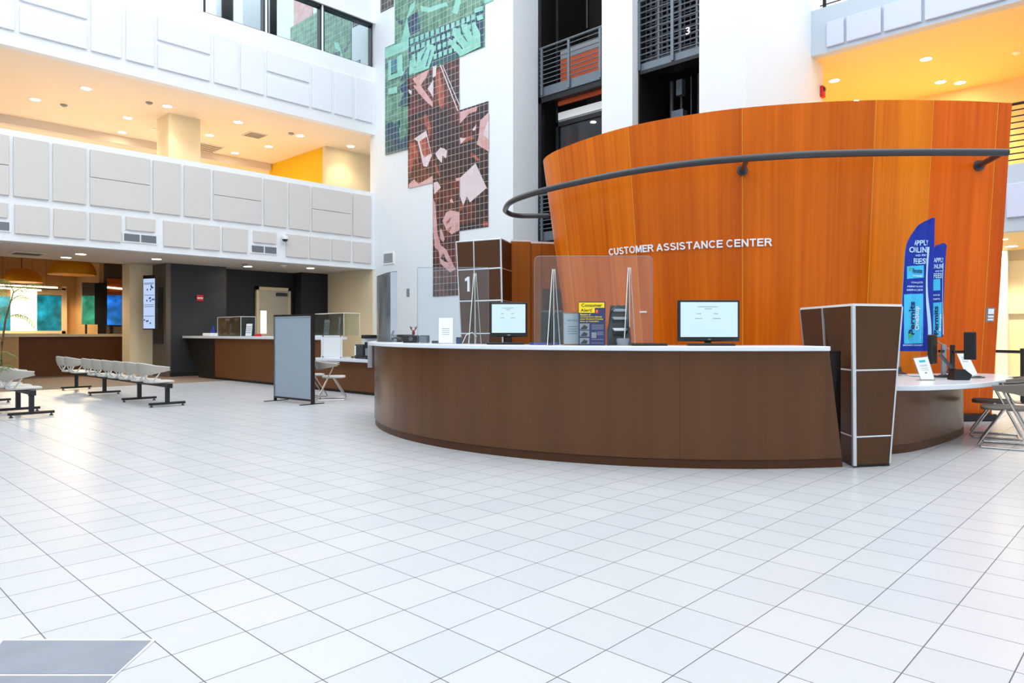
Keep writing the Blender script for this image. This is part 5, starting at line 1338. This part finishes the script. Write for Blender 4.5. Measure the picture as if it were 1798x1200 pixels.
# office chair behind the counter left of poster
c = P(968, 600, d=9.0)
t = thing('office_chair', 'dark high-backed office chair seen through the large acrylic guard', 'office chair', (c.x, c.y, 0))
zc = H + (YH - 545) * 9.0 / F
MB().obox(Vector((c.x, c.y, .95)) - RV * .13, RV * .3, FV * .06, Vector((0, 0, zc - .95))).build('backrest', 'blackp', t, bevel=.04)
MB().obox(Vector((c.x, c.y, .5)) - RV * .22 - FV * .45, RV * .46, FV * .45, Vector((0, 0, .08))).build('seat', 'blackp', t, bevel=.03)
MB().tube([(c.x - FV.x * .2, c.y - FV.y * .2, .08), (c.x - FV.x * .2, c.y - FV.y * .2, .5)], .03).build('column', 'darkp', t)
MB().obox(Vector((c.x, c.y, .55)) + FV * .02 - RV * .03, RV * .06, FV * .02, Vector((0, 0, .45))).build('back_bar', 'darkp', t)
for k in range(5):
    a = 2 * pi * k / 5; q = Vector((c.x, c.y, 0)) - FV * .2; m = MB(); m.tube([q + Vector((0, 0, .09)), q + Vector((.28 * cos(a), .28 * sin(a), .05))], .02); m.tube([q + Vector((.28 * cos(a), .28 * sin(a), .0)), q + Vector((.28 * cos(a), .28 * sin(a), .05))], .022)
    m.build('leg', 'darkp', t)

# ================================================================ SEATS
def shell_rows(hb=.17, r_=.265, top=.75, drop=.075, n=20):
    """curved back rail with arm tips; chair faces +X, seat centre at origin"""
    up_r, lo_r = [], []
    for k in range(n + 1):
        a = pi * (.5 - .02) + (pi + .04) * k / n       # from +Y side round the back to -Y side
        f = abs(k / n - .5) * 2
        ext = max(0, f - .8) * .5
        x = r_ * cos(a) + ext * 1.2; y = (r_ + .02) * sin(a)
        zt_ = top - drop * f ** 2; h_ = hb * (1 - .75 * f ** 3)
        up_r.append(Vector((x - .03 * (1 - f), y, zt_))); lo_r.append(Vector((x + .01, y, zt_ - h_)))
    mid = [a.lerp(b, .5) + Vector((-.012, 0, 0)) for a, b in zip(up_r, lo_r)]
    return [up_r, mid, lo_r]
def seat_mb(z=.44, w_=.47, d_=.45, th=.03):
    m = MB(); pts = []
    for k in range(32):
        a = 2 * pi * k / 32; c, s_ = cos(a), sin(a)
        pts.append((.04 + d_ / 2 * (abs(c) ** .55) * (1 if c > 0 else -1), w_ / 2 * (abs(s_) ** .55) * (1 if s_ > 0 else -1)))
    vs = [(x * .97, y * .97, z - th) for x, y in pts] + [(x, y, z - th * .4) for x, y in pts] + [(x * .96, y * .96, z) for x, y in pts] + [(.04, 0, z - .012)]
    fs = [tuple(range(31, -1, -1))]
    for l in (0, 32): fs += [(l + i, l + (i + 1) % 32, l + 32 + (i + 1) % 32, l + 32 + i) for i in range(32)]
    fs += [(64 + i, 64 + (i + 1) % 32, 96) for i in range(32)]
    return m.add(vs, fs)
def beam_seat(loc, label):
    t = thing('beam_seat', label, 'chair', (0, 0, 0), 'grey shell seats on the two beam benches')
    st_ = seat_mb().build('seat', 'shell', t, smooth=True)
    bk_ = MB().bent(shell_rows(.19), .02).build('backrest', 'shellback', t, smooth=True)
    MB().tube([p + Vector((.0, 0, .003)) for p in shell_rows(.19)[0]], .012, 6).build('top_rim', 'shell', bk_, smooth=True)
    for s_ in (1, -1):
        MB().tube([(.0, s_ * .27, .67), (-.06, s_ * .25, .55), (-.14, s_ * .2, .42)], .014, 6).build('arm_strut', 'shell', t, smooth=True)
        MB().tube([(-.24, s_ * .1, .58), (-.2, s_ * .1, .48), (-.14, s_ * .1, .42)], .011, 6).build('back_strut', 'shell', t, smooth=True)
    m = MB(); m.tube([(.16, .12, .405), (.16, -.12, .405)], .012, 6); m.tube([(-.1, .12, .405), (-.1, -.12, .405)], .012, 6); m.tube([(-.1, .12, .405), (.16, .12, .405)], .012, 6); m.tube([(-.1, -.12, .405), (.16, -.12, .405)], .012, 6)
    m.build('seat_bracket', 'blackp', st_, smooth=True)
    t.location = loc; return t
bs = beam_seat((4.62, 12.97, 0), 'nearest grey shell seat of the long bench, at its right end')
index_children(bs)
lab = ['second', 'third', 'fourth', 'fifth', 'sixth']
ys = [12.97 + .63 * i for i in range(6)] + [17.35, 17.98]
for i, y in enumerate(ys[1:]):
    c = copy_tree(bs); c.location = (4.62, y, 0)
    c['label'] = ('grey shell seat of the long bench, %s from its right end' % lab[i]) if i < 5 else ('grey shell seat beyond the gap in the long bench, %s' % ('nearer of two' if i == 5 else 'last at the far left end'))
lab2 = ['right end one', 'second from its right end', 'third from its right end']
for i in range(3):
    c = copy_tree(bs); c.location = (2.64, 12.97 + .63 * i, 0); c['label'] = 'grey shell seat of the bench at the left edge, %s' % lab2[i]
def beam(x, y0, y1, feet, label):
    t = thing('bench_beam', label, 'bench frame', (x, (y0 + y1) / 2, 0), 'black beams carrying the shell seats')
    MB().box((x - .03, y0, .33), (x + .03, y1, .39)).build('beam', 'blackp', t, bevel=.005)
    MB().box((x - .05, y0 - .02, .32), (x + .05, y0 + .03, .4)).build('end_cap', 'blackp', t, bevel=.005)
    for y in feet:
        MB().box((x - .032, y - .032, .07), (x + .032, y + .032, .34)).build('leg', 'blackp', t, bevel=.004)
        fb = MB().box((x - .3, y - .028, .035), (x + .3, y + .028, .075)).build('foot_bar', 'blackp', t, bevel=.006)
        for s_ in (1, -1): MB().lathe((x + s_ * .26, y, 0), [(.028, 0), (.028, .012), (.012, .02), (.012, .04)], 10).build('glide', 'darkp', fb, smooth=True)
beam(4.72, 12.66, 18.3, (12.75, 14.1, 16.1, 18.05), 'black beam on four T feet under the long row of shell seats')
beam(2.72, 12.66, 16.0, (12.7, 13.55, 15.6), 'black beam on T feet under the seats at the left edge')

def frame_chair(loc, rot, label, seatm, backm, group=None, tubem='chrome'):
    t = thing('tube_frame_chair', label, 'chair', (0, 0, 0), group)
    seat_mb(.455, .44, .44, .035).build('seat', seatm, t, smooth=True)
    bk_ = MB().bent(shell_rows(.15, .27, .74, .05), .022).build('backrest', backm, t, smooth=True)
    MB().tube(shell_rows(.15, .27, .74, .05)[0], .012, 6).build('top_rim', seatm, bk_, smooth=True)
    for s_ in (1, -1):
        MB().tube([(.06, s_ * .275, .69), (.02, s_ * .27, .6), (-.24, s_ * .25, .05), (-.26, s_ * .25, .02), (-.22, s_ * .25, .012), (.24, s_ * .25, .012), (.27, s_ * .25, .03), (.25, s_ * .25, .07), (.03, s_ * .22, .43)], .012, 8).build('side_frame', tubem, t, smooth=True)
    MB().tube([(.02, -.22, .425), (.02, .22, .425)], .011, 8).build('cross_bar', tubem, t, smooth=True)
    MB().tube([(-.22, -.25, .012), (-.22, .25, .012)], .011, 8).build('floor_bar', tubem, t, smooth=True)
    t.location = loc; t.rotation_euler = (0, 0, rot); return t
c1 = frame_chair((7.38, 11.8, 0), radians(-34), 'light grey tube-frame chair right of the grey fabric partition, nearer one', 'shell', 'shellback', 'light grey chairs behind the fabric partition')
index_children(c1)
c = copy_tree(c1); c.location = (7.42, 12.62, 0); c.rotation_euler = (0, 0, radians(-20)); c['label'] = 'light grey tube-frame chair mostly hidden behind the fabric partition'
c2 = frame_chair((9.52, 1.42, 0), radians(97), 'taupe chrome-framed chair nearest the camera at the low round desk', 'taupeshell', 'taupeshell', 'taupe chairs at the low desk')
index_children(c2)
c = copy_tree(c2); c.location = (10.35, 1.66, 0); c.rotation_euler = (0, 0, radians(100)); c['label'] = 'taupe chair tucked behind the nearest one at the low round desk'

# ================================================================ FABRIC PARTITION
t = thing('room_divider', 'freestanding blue-grey fabric partition with black frame and flat feet', 'partition', (6.54, 11.8, 0))
xa, ya, xb, yb = 6.5, 12.37, 6.6, 11.2
A_, B_ = Vector((xa, ya, 0)), Vector((xb, yb, 0)); e = (B_ - A_); L_ = e.length; e.normalize(); nn = Vector((e.y, -e.x, 0)); nn = nn if nn.x < 0 else -nn
MB().obox(A_ + e * .03 + Vector((0, 0, .09)), e * (L_ - .06), -nn * .04, Vector((0, 0, 1.48))).build('fabric_panel', 'fabric', t)
m = MB(); zz = Vector((0, 0, 1)); 
m.obox(A_ + nn * .008, e * .022, -nn * .056, zz * 1.61); m.obox(B_ - e * .022 + nn * .008, e * .03, -nn * .07, zz * 1.615)
m.obox(A_ + nn * .008 + zz * 1.575, e * L_, -nn * .056, zz * .035); m.obox(A_ + nn * .008 + zz * .055, e * L_, -nn * .056, zz * .035); m.build('frame', 'blackp', t)
m = MB()
m.obox(A_ + nn * .01 + e * .022 + zz * .09, e * .008, -nn * .002, zz * 1.485); m.obox(B_ + nn * .01 - e * .034 + zz * .09, e * .012, -nn * .002, zz * 1.485); m.obox(A_ + nn * .01 + e * .022 + zz * 1.56, e * (L_ - .05), -nn * .002, zz * .015)
m.build('edge_trim', 'alu', t)
for q in (A_ + e * .03, B_ - e * .03): MB().obox(q + nn * .22 - e * .02, -nn * .5, e * .04, zz * .012).build('foot', 'blackp', t)

# ================================================================ LOW DESK ITEMS, FLAGS
ZD = .72
def flag(pts, d, label, pole, texts, lights, tcol=None):
    """outline in sight-line pixels at distance d, rippled cloth with printed lettering"""
    base = P(pole[0], pole[1], d=d)
    t = thing('feather_flag', label, 'flag', (base.x, base.y, ZD), 'blue feather flags behind the low desk')
    def W(u, v, lift=0.0):
        q = P(u, v, d=d); w_ = .018 * sin((u - pole[0]) * .32 + (v - 400) * .012)
        return q - FV * (lift + w_)
    # left and right outline per height
    rows = []; vs_ = [pts[0][1] + (pts[-1][1] - pts[0][1]) * k / 40 for k in range(41)]
    def xat(k, v):
        for (v0, l0, r0_), (v1, l1, r1_) in zip([(p[1], p[0], p[2]) for p in pts], [(p[1], p[0], p[2]) for p in pts][1:]):
            if v0 <= v <= v1 + 1e-6:
                f = (v - v0) / (v1 - v0); return (l0 + (l1 - l0) * f, r0_ + (r1_ - r0_) * f)[k]
        return pts[-1][0 if k == 0 else 2]
    for v in vs_:
        l, r_ = xat(0, v), xat(1, v); rows.append([W(l + (r_ - l) * j / 14, v) for j in range(15)])
    cl = MB().bent(rows, .003).build('cloth', 'flag', t, smooth=True)
    MB().tube([P(pole[0], pole[1], d=d), P(pole[0] + .5, pole[1] - 40, d=d), W(pts[-1][0] + 1, pts[-1][1], -.01)] + [W(xat(0, v) + .2, v, -.01) for v in vs_[::-6]], .008, 6).build('pole', 'greyp', t, smooth=True)
    MB().lathe(P(pole[0], pole[1], d=d), [(.09, 0), (.09, .012), (.03, .03), (.02, .09), (0, .09)], 14).build('pole_base', 'darkp', t, smooth=True)
    def strips(quads, name, m_):
        mm = MB()
        for (u0, v0, u1, v1, sk) in quads:
            n = 8; mm.grid([[W(u0 + (u1 - u0) * j / 6, v0 + (v1 - v0) * i / n + sk * j / 6, .008) for j in range(7)] for i in range(n + 1)])
        mm.build(name, m_, cl, fixn=False)
    strips(lights, 'printed_panel', 'flaglight')
    for (s_, u0, v0, u1, v1) in texts:
        mm = MB(); put_text(mm, s_, lambda x, y, l=0: W(x, -y, .014), u0, -v1, u1, -v0, bold=.02); mm.build('lettering', 'flagprint', cl, fixn=False)
    return cl, W
# (left u, v, right u) from the top down
f1, W1 = flag([(1637, 383, 1641), (1620, 390, 1640.5), (1608, 400, 1640.2), (1600, 411, 1640), (1593, 428, 1639.5), (1590, 450, 1639), (1587, 500, 1637.5), (1583, 560, 1637), (1580, 617, 1636.5)], 9.15,
     'taller blue feather flag with white lettering, left of the pair', (1579, 657),
     [('APPLY', 1603, 422, 1630, 431.5), ('ONLINE', 1596, 434, 1629, 444), ('AND PAY', 1606, 447, 1625, 450.5), ('FEES!', 1602, 454, 1625, 464), ('COMPLETE', 1598, 495, 1618, 498), ('PERMITTING', 1593, 502, 1618, 505), ('SERVICES', 1592, 508, 1618, 511), ('BROWARD COUNTY', 1586, 605, 1618, 608)],
     [(1593, 468, 1620, 490, -2), (1588, 517, 1619, 604, -1)])
def flagtext(t, W, items, m_, name):
    mm = MB()
    for it in items:
        s_, kind = it[0], it[1]
        if kind == 'h': put_text(mm, s_, lambda x, y, l=0: W(x, -y, .02), it[2], -it[5], it[4], -it[3], bold=.02)
        else: put_text(mm, s_, lambda x, y, l=0: W(y, -x, .02), -it[5], it[4], -it[3], it[2], bold=.02)   # reads upwards
    mm.build(name, m_, t, fixn=False)
flagtext(f1, W1, [('Permits', 'h', 1600, 472, 1617, 480), ('Permits', 'v', 1593, 530, 1606, 588)], 'flagnavy', 'logo_lettering')
flagtext(f1, W1, [('OneStop', 'h', 1600, 483, 1617, 487), ('OneStop', 'v', 1606, 538, 1614, 580)], 'paper', 'logo_lettering')
def leafmark(t, W, u, v, s_):
    mm = MB()
    for a0, k in ((2.2, 1), (3.4, .8), (1.0, .7)):
        mm.poly([W(u + s_ * k * (cos(a0) + .45 * cos(a)), v - s_ * k * (sin(a0) + .45 * sin(a)), .021) for a in [2 * pi * j / 10 for j in range(10)]])
    mm.build('leaf_logo', 'green', t, fixn=False)
leafmark(f1, W1, 1598, 592, 5); leafmark(f1, W1, 1598, 474, 3)
mm = MB(); mm.grid([[W1(1627 + 2.2 * j + 2.2 * sin(v * .035), v, .012) for j in range(3)] for v in range(434, 604, 6)]); mm.build('wave_stripe', 'flagprint', f1, fixn=False)
f2, W2 = flag([(1655, 427, 1660), (1645, 430, 1664), (1641, 436, 1663), (1638, 450, 1662), (1637, 480, 1660), (1637, 540, 1658), (1637, 592, 1657)], 9.75,
     'shorter blue feather flag half hidden behind the taller one', (1668, 655),
     [('APPLY', 1640, 453, 1655, 461), ('ONLINE', 1638, 464, 1654, 472), ('AND PAY', 1642, 475, 1653, 478), ('FEES!', 1640, 480, 1652, 489), ('SERVICES', 1636.5, 517, 1648, 520), ('PERMITS', 1636.5, 524, 1648, 527)],
     [(1637, 491, 1649, 511, -1), (1637, 532, 1653, 592, -1)])
flagtext(f2, W2, [('Permits', 'v', 1639, 538, 1645, 588)], 'flagnavy', 'logo_lettering'); flagtext(f2, W2, [('Stop', 'v', 1646, 552, 1651, 582)], 'paper', 'logo_lettering')
mm = MB(); mm.grid([[W2(1654.5 + 1.5 * j + 1.2 * sin(v * .035), v, .012) for j in range(2)] for v in range(462, 592, 6)]); mm.build('wave_stripe', 'flagprint', f2, fixn=False)

def on_desk(u, v): return P(u, v, Z=ZD)
# sign holder
a, b = on_desk(1612, 669), on_desk(1641, 667); d_ = 8.15
o = P(1626, 668, d=8.2); o.z = ZD; W_ = 27 * 8.2 / F; lean = -RV * .06 + FV * .05
t = thing('notice_stand', 'white printed notice in a clear leaning holder on the low round desk', 'notice', o)
pts = [o - RV * W_ * .35, o + RV * W_ * .6, o + RV * W_ * .4 + lean * .6 + Vector((0, 0, .29)), o - RV * W_ * .6 + lean * .6 + Vector((0, 0, .27))]
MB().slab(pts, FV * .012).build('holder', 'plexig', t)
q = [p - FV * .003 for p in pts]; c = sum(q, Vector()) / 4; q = [c + (p - c) * .9 for p in q]
MB().slab(q, FV * .001).build('sheet', 'paper', t)
fn = lambda x, y, l=0: q[0].lerp(q[1], x).lerp(q[3].lerp(q[2], x), y) - FV * (.002 + l)
m = MB(); frect(m, fn, .3, .78, .75, .88, 0); m.build('header_print', 'cyan', t, fixn=False)
m = MB(); [frect(m, fn, .25, y, .8, y + .015, 0) for y in (.65, .6, .5, .42)]; frect(m, fn, .45, .27, .6, .33, 0); m.build('print', 'ink', t, fixn=False)
MB().slab([pts[0], pts[1], pts[1] + FV * .1, pts[0] + FV * .1], (0, 0, .004)).build('foot', 'plexig', t)
# monitors with arms
def vesa(u, d, label, ud, vt, vb, wpx, post_u, post_w, post_m, vpt, nrm=1):
    o = P(u, 650, d=d); t = thing('computer_monitor', label, 'monitor', (o.x, o.y, ZD))
    c = P(ud, vb, d=d); z1 = P(ud, vt, d=d).z; ww = wpx * d / F
    MB().obox(c, RV * ww + FV * ww * .9 * nrm, FV * .05 - RV * .035 * nrm, Vector((0, 0, z1 - c.z))).build('housing', 'blackp', t, bevel=.012)
    p = P(post_u, 650, d=d + .1); p.z = ZD; zt_ = P(post_u, vpt, d=d + .1).z
    MB().obox(p - RV * .02, RV * post_w, FV * .03, Vector((0, 0, zt_ - ZD))).build('post', post_m, t, bevel=.004)
    q = P(post_u, vpt + 12, d=d + .1); MB().tube([q, P(ud + wpx * .6, vpt + 12, d=d + .08)], .018, 8).build('arm', 'blackp', t)
    MB().obox(p - RV * .12 - FV * .05, RV * .24, FV * .15, Vector((0, 0, .015))).build('foot', 'blackp', t, bevel=.004)
    return t
vesa(1650, 8.7, 'dark monitor seen from behind on the low desk, left, on a silver post', 1637, 588, 640, 20, 1657, .055, 'greyp', 605)
vesa(1695, 8.9, 'thin upright monitor seen edge-on at the right of the low desk', 1692, 583, 632, 14, 1673, .05, 'blackp', 606, -1)
o = P(1690, 667, d=8.25); o.z = ZD
t = thing('payment_terminal', 'black wedge-shaped payment terminal on the low round desk', 'payment terminal', o)
MB().slab([o - RV * .1, o + RV * .09, o + RV * .12 + Vector((0, 0, .06)), o + RV * .03 + Vector((0, 0, .13)), o - RV * .07 + Vector((0, 0, .13))], FV * .14).build('body', 'blackp', t, bevel=.008)
MB().slab([o - RV * .07 + Vector((0, 0, .13)) + FV * .05, o - RV * .05 + Vector((0, 0, .13)) + FV * .05, o - RV * .2 + Vector((0, 0, .3)) + FV * .05, o - RV * .22 + Vector((0, 0, .29)) + FV * .05], FV * .07).build('handset', 'darkp', t, bevel=.005)
o = P(1718, 662, d=8.6); o.z = ZD
t = thing('computer_mouse', 'small brown-grey mouse at the right of the payment terminal', 'mouse', o); MB().obox(o - RV * .07, RV * .17 + FV * .02, FV * .08, Vector((0, 0, .02))).build('body', 'taupeshell', t, bevel=.008)
MB().obox(o - RV * .03 + Vector((0, 0, .02)), RV * .07, FV * .05, Vector((0, 0, .006))).build('button', 'darkp', t)
o = P(1698, 640, d=9.6); o.z = ZD
t = thing('notice_stand', 'white leaning sheet behind the edge-on monitor on the low desk', 'notice', o)
q = [o - RV * .02, o + RV * .14, o + RV * .05 + Vector((0, 0, .27)) + FV * .06, o - RV * .1 + Vector((0, 0, .27)) + FV * .06]
MB().slab(q, FV * .004).build('sheet', 'paper', t)
m = MB(); fn = lambda x, y, l=0: q[0].lerp(q[1], x).lerp(q[3].lerp(q[2], x), y) - FV * .002
[frect(m, fn, .2, y, .7, y + .02, 0) for y in (.8, .7, .6)]; m.build('print', 'ink', t, fixn=False)
m = MB(); rnd = random.Random(5)
for i in range(9):
    u = 1642 + rnd.random() * 40; q = P(u, 656, d=8.5 + rnd.random() * .25)
    m.tube([(q.x + .07 * sin(k * 1.1 + i) + .02 * k, q.y + .08 * cos(k * .9 + i * 2), ZD + .008 + .025 * abs(sin(k + i))) for k in range(8)], .006, 5)
tag(m.build('cable_bundle', 'blackp', smooth=True), 'tangle of black cables around the monitor posts on the low desk', 'cable bundle')
m = MB(); q = P(1600, 662, d=8.9); q.z = ZD
for i in range(4): m.obox(q + Vector((rnd.random() * .1, rnd.random() * .1, .002 + .003 * i)), RV * .21, FV * .15, Vector((0, 0, .0015)))
tag(m.build('paper_pile', 'paper'), 'few loose white sheets under the flags on the low desk', 'papers')
# black ledge behind desk
# belt barrier at right
o = P(1795, 708, Z=0); t = thing('belt_barrier', 'black belt barrier post with belt at the right edge, before the cream wall', 'belt barrier', o)
MB().lathe(o, [(.17, 0), (.17, .012), (.04, .035), (.032, .04), (.032, .92), (.036, .93), (.036, .99), (0, .995)], 20).build('post', 'blackp', t, smooth=True)
e2 = P(1738, 621, d=13.4); z0 = o.z + .90
MB().slab([(o.x, o.y, z0), (e2.x, e2.y, z0), (e2.x, e2.y, z0 + .055), (o.x, o.y, z0 + .055)], (.004, .004, 0)).build('belt', 'blackp', t)
MB().slab([(o.x, o.y, z0), (o.x + RV.x * 2, o.y + RV.y * 2, z0), (o.x + RV.x * 2, o.y + RV.y * 2, z0 + .055), (o.x, o.y, z0 + .055)], (.004, .004, 0)).build('belt', 'blackp', t)
# wall cabinets / trims on the right cream wall
XW = 20.6
for i, (u0, u1, v0, v1, lb) in enumerate(((1765, 1830, 455, 548, 'wide recessed cream wall panel at the right edge'), (1744, 1760, 455, 548, 'narrow cream wall panel beside the orange wall'))):
    a, b = P(u0, v1, X=XW), P(u1, v0, X=XW)
    tt = thing('wall_panel', lb, 'wall panel', (XW, a.y, a.z), 'cream panels on the right wall')
    MB().box((XW - .06, b.y, a.z), (XW, a.y, b.z)).build('board', 'cream', tt, bevel=.01)
    MB().box((XW - .1, b.y, a.z - .05), (XW, a.y, a.z)).build('ledge', 'beige', tt)
a = P(1762, 500, X=XW); struct(MB().box((XW - .25, a.y - .12, 0), (XW, a.y + .12, 3.26)).build('trim_pilaster', 'whitetrim'))

# ================================================================ PALM AT THE LEFT EDGE
po = P(-45, 700, d=10.0); po.z = 0
t = thing('potted_palm', 'thin potted palm with sparse fronds at the left edge, before the left bench', 'potted plant', po)
MB().lathe(po, [(.16, 0), (.2, .3), (.21, .32), (.19, .32), (.17, .28), (0, .28)], 20).build('pot', 'terracotta', t, smooth=True)
sp = [P(0, 690, d=10.4), P(2, 640, d=10.4), P(4, 600, d=10.4), P(10, 560, d=10.4), P(19, 530, d=10.4), P(24, 512, d=10.4)]
sp = [Vector((po.x, po.y, .28)), P(-24, 665, d=10.2)] + sp[1:]
MB().tube(sp, [.02, .018, .016, .014, .012, .009, .006], 8).build('stem', 'stem', t, smooth=True)
rnd = random.Random(11)
def frond(start, end, sag, nl, ll):
    s_ = Vector(start); e_ = Vector(end); ax = []
    for k in range(13):
        f = k / 12; p = s_.lerp(e_, f) + Vector((0, 0, sag * 4 * f * (1 - f))); ax.append(p)
    m = MB(); m.tube(ax, [.007 * (1 - .7 * k / 12) for k in range(13)], 5)
    for k in range(2, 13):
        tg = (ax[k] - ax[k - 1]).normalized(); sd = tg.cross(Vector((0, 0, 1))).normalized()
        for sg in (1, -1):
            d1 = (sd * sg * .75 + tg * .8 + Vector((0, 0, -.45))).normalized(); L = ll * (1 - abs(k / 12 - .5)) * (.85 + .3 * rnd.random())
            a = ax[k]; b = a + d1 * L * .5 + Vector((0, 0, .01)); c = a + d1 * L + Vector((0, 0, -.03)); wv = tg * .011
            m.add([a - wv * .4, a + wv * .4, b + wv, b - wv, c], [(0, 1, 2, 3), (3, 2, 4)])
    m.build('frond', 'leaf', t, fixn=False)
for (u0, v0, u1, v1, sg) in ((10, 562, 60, 572, .12), (19, 530, 48, 524, .06), (18, 532, -15, 500, .06), (22, 516, 70, 500, .05), (4, 600, -25, 620, .08), (3, 618, 26, 628, .03), (2, 640, -20, 615, .06), (16, 540, -12, 560, .07), (24, 512, 4, 490, .04), (8, 570, -30, 540, .1), (1, 655, 14, 640, .02)):
    frond(P(u0, v0, d=10.4), P(u1, v1, d=10.4 + rnd.uniform(-.5, .5)), sg, 10, .16)
